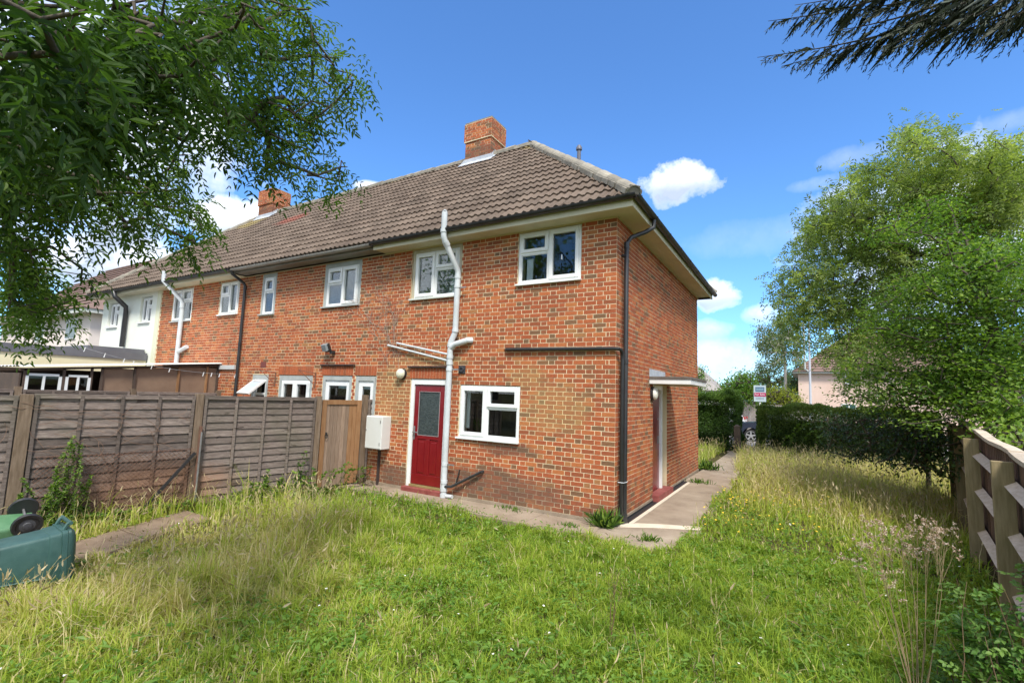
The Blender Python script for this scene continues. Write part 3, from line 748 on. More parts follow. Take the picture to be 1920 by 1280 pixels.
# ---- red back door of the end house
d = MB(); fx0, fx1 = -4.26, -3.31
d.box(fx0, fx0+.085, .010, .085, .10, 2.19).box(fx1-.085, fx1, .010, .085, .10, 2.19).box(fx0+.085, fx1-.085, .010, .085, 2.085, 2.19)
door = d.build('back_door', OLDWHITE if False else WHITE, hA, bevel=.004, label='red back door with a frosted glass panel')
a, b, c, e = fx0+.09, fx1-.09, .15, 2.08; y0 = .035
lf = MB(); lf.box(a, b, y0, y0+.045, c, c+.19).box(a, a+.13, y0, y0+.045, c+.19, e).box(b-.13, b, y0, y0+.045, c+.19, e).box(a+.13, b-.13, y0, y0+.045, e-.14, e).box(a+.13, b-.13, y0, y0+.045, 1.02, 1.10)
mx = (a+b)/2; lf.box(mx-.05, mx+.05, y0, y0+.045, c+.19, 1.02)
lf.box(a+.13, mx-.05, y0+.014, y0+.04, c+.19, 1.02).box(mx+.05, b-.13, y0+.014, y0+.04, c+.19, 1.02)
leaf = lf.build('door_leaf', REDDOOR, door, bevel=.006)
for (p, q) in ((a+.16, mx-.08), (mx+.08, b-.16)):
    MB().box(p, q, y0+.002, y0+.013, c+.23, .97).build('raised_panel', REDDOOR, door, bevel=.008)
fg = MB().box(a+.13, b-.13, y0+.012, y0+.02, 1.10, e-.14).build('frosted_pane', mat('obscured_glass', (.025, .035, .035), (.06, .075, .072), 14, .4, .9, 22, .4, stretch=(1, 1, 2.4)), door)
g_ = MB(); g_.box(a+.118, a+.13, y0-.004, y0+.02, 1.09, e-.13).box(b-.13, b-.118, y0-.004, y0+.02, 1.09, e-.13).box(a+.13, b-.13, y0-.004, y0+.02, e-.14, e-.13).box(a+.13, b-.13, y0-.004, y0+.02, 1.09, 1.10); g_.build('glazing_bead', mat('grey_bead', (.3, .25, .25)), door)
hn = MB(); hn.box(a+.02, a+.055, y0-.01, y0-.001, 1.0, 1.26).box(a+.03, a+.15, y0-.05, y0-.035, 1.135, 1.155).box(a+.03, a+.045, y0-.05, y0-.01, 1.135, 1.155); hn.build('handle', METAL, door, bevel=.002)
MB().box(fx0+.085, fx1-.085, -.005, .08, .105, .145).build('threshold', mat('brass_threshold', (.55, .46, .22), (.45, .36, .16), 5, .35, metallic=.6), door)
MB().box(fx0-.03, fx1+.03, -.10, .09, -.02, .10).build('door_step', REDSTEP, hA, bevel=.01)
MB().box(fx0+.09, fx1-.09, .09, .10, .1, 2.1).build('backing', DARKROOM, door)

# ---- side door with canopy (faces +x)
d = MB(); xr = -.075
d.box(xr-.05, xr+.004, 2.25, 2.28, .10, 2.235).box(xr-.05, -.028, 3.06, 3.13, .10, 2.235).box(xr-.05, -.03, 2.28, 3.06, 2.15, 2.235)
sd_ = d.build('side_door', WHITE, hA, bevel=.004, label='red side door under the flat canopy')
MB().box(xr-.05, xr-.005, 2.28, 3.06, .14, 2.15).box(xr-.005, xr+.004, 2.38, 2.92, .3, .95).box(xr-.005, xr+.004, 2.38, 2.92, 1.1, 2.0).build('door_leaf', REDDOOR, sd_, bevel=.004)
MB().box(xr, xr+.03, 2.88, 2.90, 1.05, 1.2).lathe((xr, 2.9, 1.55), (1, 0, 0), [(0, .025), (.02, .02)], 10).build('handle', METAL, sd_)
MB().box(-.20, -.13, 3.13, 3.40, .075, 2.235).build('side_panel', DARKWOOD, sd_)
MB().box(-.28, -.004, 2.245, 2.2495, .15, 2.24).box(-.28, -.004, 3.4005, 3.405, .15, 2.24).build('reveal', mat('shaded_reveal_brick', (.24, .075, .045), (.31, .10, .055), 12, .9), sideA)
MB().box(xr-.01, .13, 2.2, 3.42, -.02, .13).build('door_step', REDSTEP, hA, bevel=.004)
cn = MB().box(-.0, .74, 2.0, 3.62, 2.265, 2.33).build('canopy', mat('canopy_soffit', (.55, .52, .42)), hA)
MB().box(.0, .76, 1.98, 2.0, 2.245, 2.335).box(.74, .76, 2.0, 3.62, 2.245, 2.335).box(.0, .76, 3.62, 3.64, 2.245, 2.335).build('canopy_fascia', WHITE, cn, bevel=.003)
MB().box(.0, .775, 1.965, 3.655, 2.3355, 2.385).build('canopy_felt', mat('grey_mineral_felt', (.10, .085, .07), (.15, .13, .11), 9, .9), cn, bevel=.004)
MB().box(.002, .012, 1.97, 3.2, 2.385, 2.53).build('flashing', LEAD, cn)
# ---- pipes of the end house
sp = MB(); rp = .055; yp = -.085
main = [(-3.235, yp, 0.02), (-3.235, yp, 2.86), (-3.225, yp, 2.92), (-3.15, yp, 3.06), (-3.135, yp, 3.14), (-3.135, yp, 4.22), (-3.14, yp-.01, 4.30), (-3.225, -.42, 4.80), (-3.235, -.45, 4.88), (-3.235, -.455, 5.34)]
sp.tube(main, rp, 14, .5)
for z, x_ in ((.30, -3.235), (.16, -3.235), (.62, -3.235), (2.38, -3.235), (2.50, -3.235), (2.62, -3.235), (2.84, -3.235), (3.12, -3.137), (3.98, -3.135), (4.16, -3.135), (.05, -3.235)):
    sp.tube([(x_, yp, z-.03), (x_, yp, z+.03)], rp+.009, 14, .5)
sp.tube([(-3.21, -.36, 4.715), (-3.222, -.41, 4.785)], rp+.009, 14, .5); sp.tube([(-3.235, -.453, 4.95), (-3.235, -.455, 5.02)], rp+.009, 14, .5)
soil = sp.build('soil_pipe', PIPEW, hA, smooth=True)
MB().tube([(-3.235, yp-.0, 2.78), (-3.12, yp-.01, 2.86), (-2.84, -.07, 2.93), (-2.80, -.0, 2.935)], rp, 14).build('branch_pipe', PIPEW, soil, smooth=True)
c = MB()
for z in (.62, 2.38, 3.95): c.box(-3.30 if z < 3 else -3.2, -3.02 if z < 3 else -2.93, yp-.012, yp+.012, z-.012, z+.012)
c.build('clip', METAL, soil)
cg = MB()
for k in range(8):
    an = 2*math.pi*k/8; cg.tube([(-3.235+.045*math.cos(an), -.455+.045*math.sin(an), 5.33), (-3.235+.04*math.cos(an), -.455+.04*math.sin(an), 5.37), (-3.235, -.455, 5.40)], .005, 4)
cg.build('vent_cage', PIPEW, soil)
for (p, q) in (((727, 647), (840, 676)), ((744, 643), (840, 664))):
    A_ = onp(*p, 1, -.045); B_ = onp(*q, 1, -.07)
    MB().tube([A_+np.array([0, .045, 0]), A_, B_], .020, 8).build('waste_pipe', PIPEW, hA, smooth=True)
A_, B_ = onp(903, 884, 1, -.05), onp(846, 912, 1, -.09)
MB().tube([A_+np.array([0, .05, 0]), A_, B_, (-3.2, -.1, .22)], .026, 8).tube([onp(862, 880, 1, -.04), onp(855, 905, 1, -.06), onp(846, 912, 1, -.07)], .012, 6).build('waste_pipe', BLACKP, hA, smooth=True, label='black sloping waste pipe')
MB().tube([(-3.17, yp, .05), (-3.03, yp, .055)], .035, 10).build('gully_stub', PIPEW, hA, smooth=True)
# black pipe wrapping the corner and the downpipe on the side wall
dpx, dpy = .075, .26
MB().tube([(-2.05, .01, 2.745), (-2.0, -.045, 2.745), (-.03, -.045, 2.725), (.05, -.04, 2.72), (.065, .05, 2.71), (.065, .11, 2.66), (.065, .12, 2.55), (.065, .12, .25), (.065, .18, .10)], .030, 10).build('overflow_pipe', BLACKP, hA, smooth=True)
MB().tube([(SO+.088, .62, 4.99), (SO+.085, .62, 4.84), (.30, .52, 4.74), (.13, .33, 4.62), (dpx, dpy, 4.50), (dpx, dpy, .04)], .038, 12).tube([(dpx, dpy, 4.42), (dpx, dpy, 4.52)], .045, 12).tube([(dpx, dpy, 2.5), (dpx, dpy, 2.58)], .045, 12).tube([(dpx, dpy, .03), (dpx, dpy, .16)], .048, 12).box(-.0, dpx, dpy-.05, dpy+.05, 4.28, 4.31).build('downpipe', BLACKP, hA, smooth=True)
MB().tube([(dpx-.05, .08, .66), (dpx+.03, .10, .655), (dpx+.042, .24, .65), (dpx+.03, .30, .65)], .006, 5).build('cable_tie', PIPEW, hA)
# boundary pipe between B and C, flues of C and D
MB().tube([(-10.42, GY, 4.95), (-10.42, GY+.02, 4.88), (-10.36, -.1, 4.68), (-10.34, -.07, 4.60), (-10.34, -.07, 0.0)], .038, 10).tube([(-10.34, -.07, 3.0), (-10.34, -.07, 3.08)], .045, 10).tube([(-10.34, -.07, 4.5), (-10.34, -.07, 4.58)], .045, 10).build('downpipe', BLACKP, hB, smooth=True)
MB().tube([(-14.05, -.46, 5.30), (-14.05, -.46, 5.02), (-13.56, -.12, 4.42), (-13.53, -.10, 4.34), (-13.53, -.10, 2.4)], .062, 12).tube([(-13.53, -.1, 2.86), (-13.1, -.06, 3.02)], .06, 12).tube([(-13.53, -.1, 4.2), (-13.53, -.1, 4.36)], .072, 12).build('soil_pipe', PIPEW, hC, smooth=True)
MB().tube([onp(213, 548, 1, -.48), onp(216, 556, 1, -.46), onp(236, 575, 1, -.14), onp(236, 584, 1, -.1), onp(228, 650, 1, -.1)], .075, 12).build('flue_pipe', BLACKP, hD, smooth=True)
# roof vent
vp = onp(1085, 318, 1, 5.0); MB().lathe((vp[0], 5.0, 8.0), (0, 0, 1), [(0, .055), (vp[2]-8.0+.58, .055), (vp[2]-8.0+.59, .085), (vp[2]-8.0+.67, .085), (vp[2]-8.0+.70, .06), (vp[2]-8.0+.73, .05)], 16).build('vent_pipe', mat('grey_vent_plastic', (.11, .11, .13), rough=.5), hA, smooth=True)
# small square wall vent and air bricks
MB().box(-3.07, -2.92, -.02, .0, 2.31, 2.46).lathe((-2.995, -.02, 2.385), (0, -1, 0), [(0, .055), (.02, .05), (.02, .03), (.005, .028)], 16).build('wall_vent', mat('dark_grey_vent', (.035, .035, .04)), hA)
MB().box(-9.42, -9.2, -.008, .0, 2.42, 2.56).build('air_brick', mat('dark_terracotta', (.16, .04, .03)), hB)
# hanging basket brackets on the middle house
for x_ in (-8.75, -7.22):
    MB().box(x_-.012, x_+.012, -.02, -.0, 1.95, 2.3).tube([(x_, -.02, 2.0), (x_-.12, -.2, 2.22), (x_-.2, -.32, 2.34)], .008, 5).tube([(x_, -.02, 2.28), (x_-.2, -.32, 2.34)], .008, 5).build('basket_bracket', RUST, hB)

# ---- wall fittings: things of their own
t = thing('wall_lamp', 'round cream bulkhead lamp on the brick wall left of the red back door', 'lamp', (-4.50, -.05, 2.29))
MB().lathe((-4.50, 0, 2.29), (0, -1, 0), [(0, .115), (.05, .115), (.06, .105)], 20).build('lamp_base', BLACKP, t, smooth=True)
MB().lathe((-4.50, -.06, 2.29), (0, -1, 0), [(0, .105), (.03, .10), (.06, .075), (.075, .03)], 20).build('lamp_shade', mat('cream_plastic_diffuser', (.62, .60, .42), (.68, .66, .50), 3, .4), t, smooth=True)
t = thing('wall_lamp', 'oval white bulkhead lamp beside the side door under the flat canopy', 'lamp', (0, 2.12, 2.1))
def oval_lathe(mb, c, prof, ay=1., az=1.35, n=20):
    vs = [(c[0]+d_, c[1]+q*math.cos(2*math.pi*k/n)*ay, c[2]+q*math.sin(2*math.pi*k/n)*az) for d_, q in prof for k in range(n)]
    m = len(prof); return mb.add(vs, [(i*n+k, (i+1)*n+k, (i+1)*n+(k+1) % n, i*n+(k+1) % n) for i in range(m-1) for k in range(n)]+[tuple((m-1)*n+k for k in range(n-1, -1, -1))])
oval_lathe(MB(), (.0, 2.13, 2.06), [(0, .10), (.05, .10), (.055, .09)]).build('lamp_base', BLACKP, t, smooth=True)
oval_lathe(MB(), (.055, 2.13, 2.06), [(0, .088), (.04, .082), (.07, .05), (.08, .01)]).build('lamp_shade', mat('white_diffuser', (.72, .71, .62), rough=.35), t, smooth=True)
t = thing('floodlight', 'grey square floodlight high on the middle house wall', 'lamp', (-6.70, -.1, 2.82))
MB().obox((-6.76, -.17, 2.86), (.10, -.02, 0), (0, .035, .02), (.0, -.03, .075)).build('lamp_head', mat('grey_lamp_glass', (.28, .32, .33), rough=.2), t, bevel=.01)
MB().obox((-6.74, -.12, 2.86), (.11, -.02, 0), (0, .025, .02), (.0, -.04, .085)).box(-6.68, -6.60, -.10, 0, 2.72, 2.80).build('lamp_housing', BLACKP, t, bevel=.008)
t = thing('meter_cabinet', 'white electricity meter cabinet on the brick wall beside the wooden gate', 'meter box', (-5.0, -.12, .78))
MB().box(-5.19, -4.74, -.25, -.0, .76, 1.42).build('cabinet_body', mat('off_white_grp', (.62, .62, .58), (.68, .68, .64), 2, .45), t, bevel=.012)
MB().box(-5.18, -4.75, -.262, -.2505, .775, 1.405).build('cabinet_door', mat('off_white_door', (.66, .66, .62), (.60, .60, .55), 2, .45), t, bevel=.006)
MB().box(-5.17, -5.155, -.272, -.2625, 1.12, 1.15).box(-4.78, -4.765, -.27, -.2625, 1.28, 1.34).box(-4.78, -4.765, -.27, -.2625, .84, .90).build('hinge', METAL, t)
MB().box(-5.02, -4.98, -.05, -.0, -.02, .755).build('cable_duct', mat('dark_duct', (.05, .035, .03)), t)

# ---- rendered house D and its extension
wD = wall_backing('rear_wall', -19.5, -15.10, .0, .28, 0, 4.895, [(-19.0, -18.15, 3.82, 4.72), (-16.55, -15.75, 3.88, 4.78)], RENDER, hD)
MB().box(-19.5, -19.2, .28, 7.1, 0, 4.895).box(-19.2, -15.1, 6.82, 7.1, 0, 4.89).build('end_wall', RENDER, hD)
MB().box(-15.35, -15.101, -.03, .0, 0, 4.89).build('render_edge', mat('yellowed_render', (.66, .66, .48)), hD)
def px_x(px, py): return onp(px, py, 1, 0)
for (u0, v0, u1, v1) in ((189, 568, 211, 612), (250, 559, 272, 602)):
    a = px_x(u0, v0); b = px_x(u1, v1)
window(hD, -18.98, -18.17, 3.84, 4.70, L_FR, rec=.08); window(hD, -16.53, -15.77, 3.90, 4.76, L_FR, rec=.08)
ex = MB().box(-19.4, -15.62, -4.6, -.035, 0, 2.62).build('extension', YRENDER, hD)
MB().box(-19.45, -15.585, -4.66, -.036, 2.62, 2.86).build('extension_fascia', GREYFELT, hD)
MB().box(-19.44, -15.8, -1.5, -.036, 2.862, 2.98).build('extension_upstand', GREYFELT, hD)
# ------------------------------------------------------------------ ground and paving
def vnoise(x, y, s, seed=0):
    """smooth value noise on arrays, 0..1"""
    r = np.random.default_rng(seed); T = r.random((64, 64)); x = np.asarray(x)*s+100; y = np.asarray(y)*s+100
    xi, yi = np.floor(x).astype(int), np.floor(y).astype(int); fx, fy = x-xi, y-yi; fx = fx*fx*(3-2*fx); fy = fy*fy*(3-2*fy)
    t = lambda a, b: T[a % 64, b % 64]
    return (t(xi, yi)*(1-fx)+t(xi+1, yi)*fx)*(1-fy)+(t(xi, yi+1)*(1-fx)+t(xi+1, yi+1)*fx)*fy
def edge_y(x): return np.interp(x, [-5.6, -2.8, -1.15, .16, .8, 1.12], [-.60, -.62, -.79, -.95, -.92, -.70])+.05*(vnoise(x, x*0, 3, 5)-.5)
def on_paving(x, y, e=0.0):
    x = np.asarray(x); y = np.asarray(y)
    rear = (y > edge_y(x)-e) & (y < .1) & (x > -5.6) & (x < 1.1+e)
    right = 1.10+.12*(vnoise(y, y*0, .9, 3)-.5)-.5*np.clip((y-5.5)/6, 0, 1)
    sidep = (x > -.05-.1) & (x < right+e) & (y > -.4) & (y < 16)
    left = np.abs(x-(-4.60-.42*(y+5.0))) < .40+e
    strip = left & (y < -3.3) & (y > -6.6)
    house = (x < .02) & (x > -20) & (y > -.02) & (y < 7.1)
    return rear | sidep | house | strip
def ground_z(x, y):
    x = np.asarray(x, float); y = np.asarray(y, float)
    d = np.exp(-((x-1)**2+(y+1)**2)/400)
    return ((vnoise(x, y, .7, 1)-.5)*.07+(vnoise(x, y, 2.1, 2)-.5)*.03)*d - .012
xs = np.concatenate([[-1500, -600, -250, -120, -60, -35], np.arange(-24, 14.01, .25), [20, 35, 60, 120, 250, 600, 1500]])
ys = np.concatenate([[-1500, -600, -250, -120, -60, -30, -18], np.arange(-12, 18.01, .25), [24, 35, 60, 120, 250, 600, 1500]])
X, Y = np.meshgrid(xs, ys); Z = ground_z(X, Y); Z = np.where(on_paving(X, Y, .25), np.minimum(Z, -.03), Z); Z = np.where(Y > 16.2, -.03, Z)
nx, ny = len(xs), len(ys); I = np.arange(nx*ny).reshape(ny, nx)
o = np_mesh('ground', np.stack([X, Y, Z], -1).reshape(-1, 3), [np.stack([I[:-1, :-1], I[:-1, 1:], I[1:, 1:], I[1:, :-1]], -1).reshape(-1, 4)], SOIL, smooth=True)
o['kind'] = 'structure'
# concrete path: slabs with open joints
path = thing('path', None, None); path['kind'] = 'structure'
def slab_poly(poly, z, name='slab', m=CONC, parent=path, lab=None):
    return MB().prism(poly, -.06, z).build(name, m, parent, bevel=.006, label=lab)
ex_ = [-5.5, -3.05, -1.2]
for i in range(2):
    xa, xb = ex_[i]+.006, ex_[i+1]-.006; xx = np.linspace(xa, xb, 7)
    slab_poly([(x, float(edge_y(x))) for x in xx]+[(xb, -.013), (xa, -.013)], .018)
xx = np.linspace(-1.194, 1.0, 9)
slab_poly([(x, float(edge_y(x))) for x in xx]+[(1.12, -.62), (1.14, .58), (.55, .30), (.20, .06), (.05, -.03), (-1.194, -.013)], .020)
slab_poly([(.06, -.02), (.21, .07), (.56, .31), (1.14, .60), (1.14, .80), (.50, .52), (.22, .36), (.205, .30), (.06, .25)], .026, 'mortar_strip', CONC_PALE)
slab_poly([(.135, .30), (.20, .345), (.20, 4.9), (.135, 4.9)], .030, 'mortar_strip', CONC_PALE)
slab_poly([(.206, .37), (.50, .535), (1.14, .815), (1.10, 4.98), (.206, 4.98)], .022)
slab_poly([(.02, 5.05), (1.08, 5.0), (.98, 7.6), (.06, 7.6)], .026)
slab_poly([(.08, 7.63), (.98, 7.63), (.80, 10.4), (.08, 10.4)], .018); slab_poly([(.08, 10.43), (.80, 10.43), (.75, 13.2), (.08, 13.2)], .022)
slab_poly([(.0, 13.23), (1.2, 13.23), (1.3, 16.2), (-.4, 16.2)], .02)
MB().box(.013, .13, .28, 5.3, -.03, .012).box(.013, .022, .28, 5.3, .012, .035).build('drain_channel', mat('black_bitumen', (.02, .02, .021), rough=.5), path)
for j in range(3):
    y0 = -6.3+j*1.0; y1 = y0+.985; f = lambda y: -4.60-.42*(y+5.0)
    slab_poly([(f(y0)-.38, y0), (f(y0)+.38, y0), (f(y1)+.38, y1), (f(y1)-.38, y1)], .02, 'slab', mat('brown_concrete', (.19, .135, .09), (.27, .20, .14), 4, .95, .8, 60, .1))
ROADM = mat('road_tarmac', (.17, .155, .15), (.24, .22, .21), 6, .95, .5, 60, .2)
r_ = MB().box(-120, 120, 19.0, 26.0, -.2, -.02).build('road', ROADM); r_['kind'] = 'structure'
r_ = MB().box(-120, 120, 16.25, 18.86, -.2, .055).build('pavement', mat('pavement_tarmac', (.25, .22, .20), (.33, .30, .27), 6, .95, .4, 60, .2)); r_['kind'] = 'structure'
r_ = thing('kerb', None, None); r_['kind'] = 'structure'
for i in range(-14, 15): MB().box(i*.92, i*.92+.91, 18.87, 18.995, -.2, .075).build('kerb_stone', mat('kerb_concrete', (.24, .225, .21), (.30, .285, .27), 5, .9), r_, bevel=.01)
r_ = MB().box(-120, 120, 26.0, 28.5, -.2, .055).build('pavement', MATS['pavement_tarmac']); r_['kind'] = 'structure'

# ------------------------------------------------------------------ left fence, gate
FA, FB = np.array([-5.93, -3.15]), np.array([-5.58, -1.14])
fd = (FB-FA)/np.linalg.norm(FB-FA); fn = np.array([fd[1], -fd[0]])      # fn points towards the lawn (+x)
def fpt(s, n=0.0, z=0.0): q = FA+fd*s+fn*n; return np.array([q[0], q[1], z])
fd3, fn3, z3 = np.array([*fd, 0]), np.array([*fn, 0]), np.array([0, 0, 1.])
def post(root, s, w, zt, m=FENCEPOST, n=0., P=None):
    P = P or fpt; b = P(s, n); MB().obox(b+z3*(zt/2-.1), fd3*w/2, fn3*w/2, z3*(zt/2+.1)).build('post', m, root, bevel=.004)
def lap_panel(root, s0, s1, z0, z1, P=None, bat=4, nb=13, m=FENCEWOOD, fdv=fd3, fnv=fn3, rs=False):
    """overlapping boards, vertical battens, capping"""
    P = P or fpt; hb = (z1-z0-.04)/nb; L = s1-s0
    for i in range(nb):
        z = z0+i*hb; me_s = []
        K = 6; top, bot = [], []
        for k in range(K+1):
            s = s0+L*k/K; wv = random.uniform(-.006, .006)
            bot.append(P(s, .026, z-.014+wv)); top.append(P(s, .004, z+hb+.004))
        vs = []
        for k in range(K+1): vs += [bot[k]+fnv*.0, top[k], bot[k]-fnv*.008, top[k]-fnv*.006]
        fs = []
        for k in range(K):
            a, b = 4*k, 4*k+4
            fs += [(a, b, b+1, a+1), (a+2, a+3, b+3, b+2), (a, a+2, b+2, b), (a+1, b+1, b+3, a+3)]
        MB().add(vs, fs).build('board', m, root)
    for k in range(bat):
        s = s0+.03+(L-.06)*k/(bat-1)
        w_ = .020; c = P(s, .039, (z0+z1)/2); MB().obox(c, fdv*w_, fnv*.011, z3*(z1-z0)/2).build('batten', m, root, bevel=.002)
        c = P(s, -.016, (z0+z1)/2); MB().obox(c, fdv*w_, fnv*.011, z3*(z1-z0)/2).build('batten', m, root)
    MB().obox(P((s0+s1)/2, .030, z1-.02), fdv*L/2, fnv*.012, z3*.021).build('rail', m, root)
    MB().obox(P((s0+s1)/2, .004, z1+.011), fdv*(L/2+.0), fnv*.033, z3*.010).build('capping', m, root, bevel=.003)
fence = thing('garden_fence', 'weathered grey lap-panel fence running left from the wooden gate, bins lying before it', 'fence', tuple(fpt(-2, 0, 0)))
post(fence, 0, .11, 1.79); post(fence, -2.0, .13, 1.74); post(fence, 2.04, .10, 1.79)
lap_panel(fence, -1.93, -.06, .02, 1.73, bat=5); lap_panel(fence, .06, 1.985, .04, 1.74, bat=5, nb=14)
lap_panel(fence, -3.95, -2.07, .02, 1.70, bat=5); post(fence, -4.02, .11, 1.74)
MB().obox(fpt(.035, .09, .62), fd3*.018, fn3*.018, z3*.65).build('iron_stake', RUST, fence)
MB().tube([fpt(.045, .12, 1.18), fpt(.045, .12, .1)], .014, 6).build('iron_stake', METAL, fence)
MB().bar(fpt(-.02, .12, .86), fpt(-.72, .2, .0), .03, .04).build('metal_strut', mat('black_iron', (.02, .018, .018), rough=.7), fence)
# chain-link netting hung in front of the left panel
def chain_link(root, s0, s1, z0, z1, n_off, cell=.062):
    mb = MB(); nL = int((s1-s0)/cell); nH = int((z1-z0)/cell); H_ = nH*cell
    for i in range(-nH, nL):
        for sg in (1, -1):
            a, b = [], []
            P0, P1 = None, None
            sa, sb = s0+i*cell, s0+i*cell+H_
            za, zb = (z0, z0+H_) if sg > 0 else (z0+H_, z0)
            t0 = max(0, (s0-sa)/H_); t1 = min(1, (s1-sa)/H_)
            if t1-t0 < .03: continue
            q0 = fpt(sa+H_*t0, n_off+.02*math.sin(i), za+(zb-za)*t0); q1 = fpt(sa+H_*t1, n_off+.02*math.cos(i*1.3), za+(zb-za)*t1)
            mb.tube([q0, q1], .0028, 3, cap=False)
    mb.tube([fpt(s0, n_off, z0+H_), fpt((s0+s1)/2, n_off, z0+H_-.03), fpt(s1, n_off, z0+H_)], .003, 4)
    mb.build('chain_link', RUST, root)
chain_link(fence, -1.85, -.02, .06, .98, .11)

gate = thing('garden_gate', 'tan boarded wooden garden gate with orange frame between the grey fence and the house', 'gate', tuple(fpt(2.5)))
gs0, gs1, gz0, gz1 = 2.12, 2.98, .05, 1.72
for (a, b, c, d) in ((gs0, gs0+.09, gz0, gz1), (gs1-.10, gs1, gz0, gz1)):
    MB().obox(fpt((a+b)/2, .012, (c+d)/2), fd3*(b-a)/2, fn3*.022, z3*(d-c)/2).build('frame_stile', GATEFRAME, gate, bevel=.003)
MB().obox(fpt((gs0+gs1)/2, .012, gz1-.045), fd3*((gs1-gs0)/2-.095), fn3*.020, z3*.045).build('frame_rail', GATEFRAME, gate, bevel=.003)
nb = 8
for i in range(nb):
    a = gs0+.09+(gs1-gs0-.19)*i/nb; b = gs0+.09+(gs1-gs0-.19)*(i+1)/nb-.004
    MB().obox(fpt((a+b)/2, .002, (gz0+gz1-.09)/2), fd3*(b-a)/2, fn3*.009, z3*(gz1-.09-gz0)/2).build('board', GATEWOOD if i not in (6, 7) else GATEFRAME, gate, bevel=.003)
hd = MB(); c = fpt(gs0+.11, .045, 1.02); an = np.linspace(0, 2*math.pi, 13)
hd.tube([c+fd3*.03*math.cos(t)+z3*.04*math.sin(t) for t in an], .006, 5).obox(fpt(gs0+.11, .038, 1.06), fd3*.02, fn3*.004, z3*.03); hd.build('ring_handle', BLACKP, gate)
MB().obox(fpt(gs1-.01, .04, .16), fd3*.015, fn3*.02, z3*.05).build('hinge', BLACKP, gate)
gf = thing('fence_panel', 'narrow dark lap fence piece between the gate and the brick wall', 'fence', tuple(fpt(3.1)))
post(gf, 3.07, .10, 1.83, m=GATEFRAME if False else FENCEPOST); post(gf, 3.40, .085, 1.93, m=GATEFRAME)
lap_panel(gf, 3.125, 3.36, .1, 1.72, bat=2, nb=13)

# fence between the two neighbouring gardens
def f2(s, n=0., z=0.): return np.array([-10.62+n, -.05-s, z])
fence2 = thing('garden_fence', 'second grey fence further back, between the next two gardens', 'fence', (-10.62, -2, 0))
dv, nv = np.array([0, -1., 0]), np.array([1., 0, 0])
for s in (.30, 2.2, 4.1, 6.0): MB().obox(f2(s, 0, .9), dv*.05, nv*.05, z3*.88).build('post', FENCEPOST, fence2)
for a, b in ((.36, 2.14), (2.26, 4.04), (4.16, 5.94)):
    lap_panel(fence2, a, b, .02, 1.70, P=f2, bat=5, nb=13, fdv=dv, fnv=nv)

# ------------------------------------------------------------------ lean-to of the third house
lt = thing('lean_to', 'brown boarded lean-to with white corrugated roof edge behind the garden fences', 'shed', (-12, -2, 0))
LX = -11.35
def lz(y): return 2.50+(y-.05)*.085
for i in range(14):
    x0 = LX-.0-i*.24; mb = MB(); K = 5; vs = []
    for y in (.0, -4.02):
        for k in range(K): vs.append((x0+.12-.24*k/(K-1)+.02, y, lz(y)+.03*abs(math.sin(math.pi*k/(K-1)))+.02-.0*i))
    mb.add(vs, [(k, K+k, K+k+1, k+1) for k in range(K-1)]).build('roof_sheet', mat('dirty_white_roof_sheet', (.55, .53, .50), (.68, .66, .62), 8, .5), lt)
for a, b in ((0.0, -1.0), (-1.02, -1.96), (-1.98, -2.6)):
    MB().box(LX-.03, LX-.01, b, a, .0, lz(b)-.03).build('wall_panel', SHEDPANEL, lt)
MB().box(LX-.03, LX-.01, -3.95, -2.62, 0, 1.45).build('wall_panel', DARKWOOD, lt)
for y in (-.04, -.32, -1.01, -1.97, -2.61, -2.80, -3.28, -3.9):
    MB().box(LX-.01, LX+.035, y-.022, y+.022, 0, lz(y)-.03).build('stud', DARKWOOD if y not in (-1.01, -.32) else GATEFRAME, lt)
MB().bar((LX+.02, 0, lz(0)-.035), (LX+.02, -4.0, lz(-4)-.035), .03, .05).build('wall_plate', DARKWOOD, lt)
MB().box(LX-3.3, LX-3.27, -3.95, 0, 0, 2.2).box(LX-3.3, LX, -3.98, -3.95, 0, 2.05).build('back_panel', DARKWOOD, lt)
for a, b in ((-3.20, -2.86), (-3.84, -3.36)):
    w = MB(); w.box(LX-.0, LX+.04, b, a, 2.0, 2.05).box(LX, LX+.04, b, b+.05, 1.3, 2.0).box(LX, LX+.04, a-.05, a, 1.3, 2.0).box(LX, LX+.04, (a+b)/2-.02, (a+b)/2+.02, 1.3, 2.0).box(LX, LX+.04, b, a, 1.25, 1.3)
    wo = w.build('window', WHITE, lt); MB().box(LX+.012, LX+.018, b+.05, a-.05, 1.3, 2.0).build('pane', GLASS, wo)
MB().box(-11.3, -10.55, -.045, .0, 2.36, 2.47).build('wall_fascia', mat('grey_white_board', (.50, .50, .48)), lt)
# pegs on a washing line across the gardens
wl = thing('washing_line', 'washing line with pale pegs strung above the lean-to roof', 'washing line', (-11, -2, 2.6))
A_, B_ = onp(455, 703, 0, -10.3), onp(120, 640, 0, -11.5); pts = []
for k in range(21):
    t = k/20; q = A_+(B_-A_)*t; q = q-z3*.18*math.sin(math.pi*t); pts.append(q)
MB().tube(pts, .004, 4).build('line', METAL, wl)
for k in (1, 3, 4, 5, 9, 11, 13, 14, 16, 18):
    c = pts[k]; MB().obox(c-z3*.035, (.008, 0, 0), (0, .006, 0), (.0, .01, .05)).build('peg', WHITE, wl)

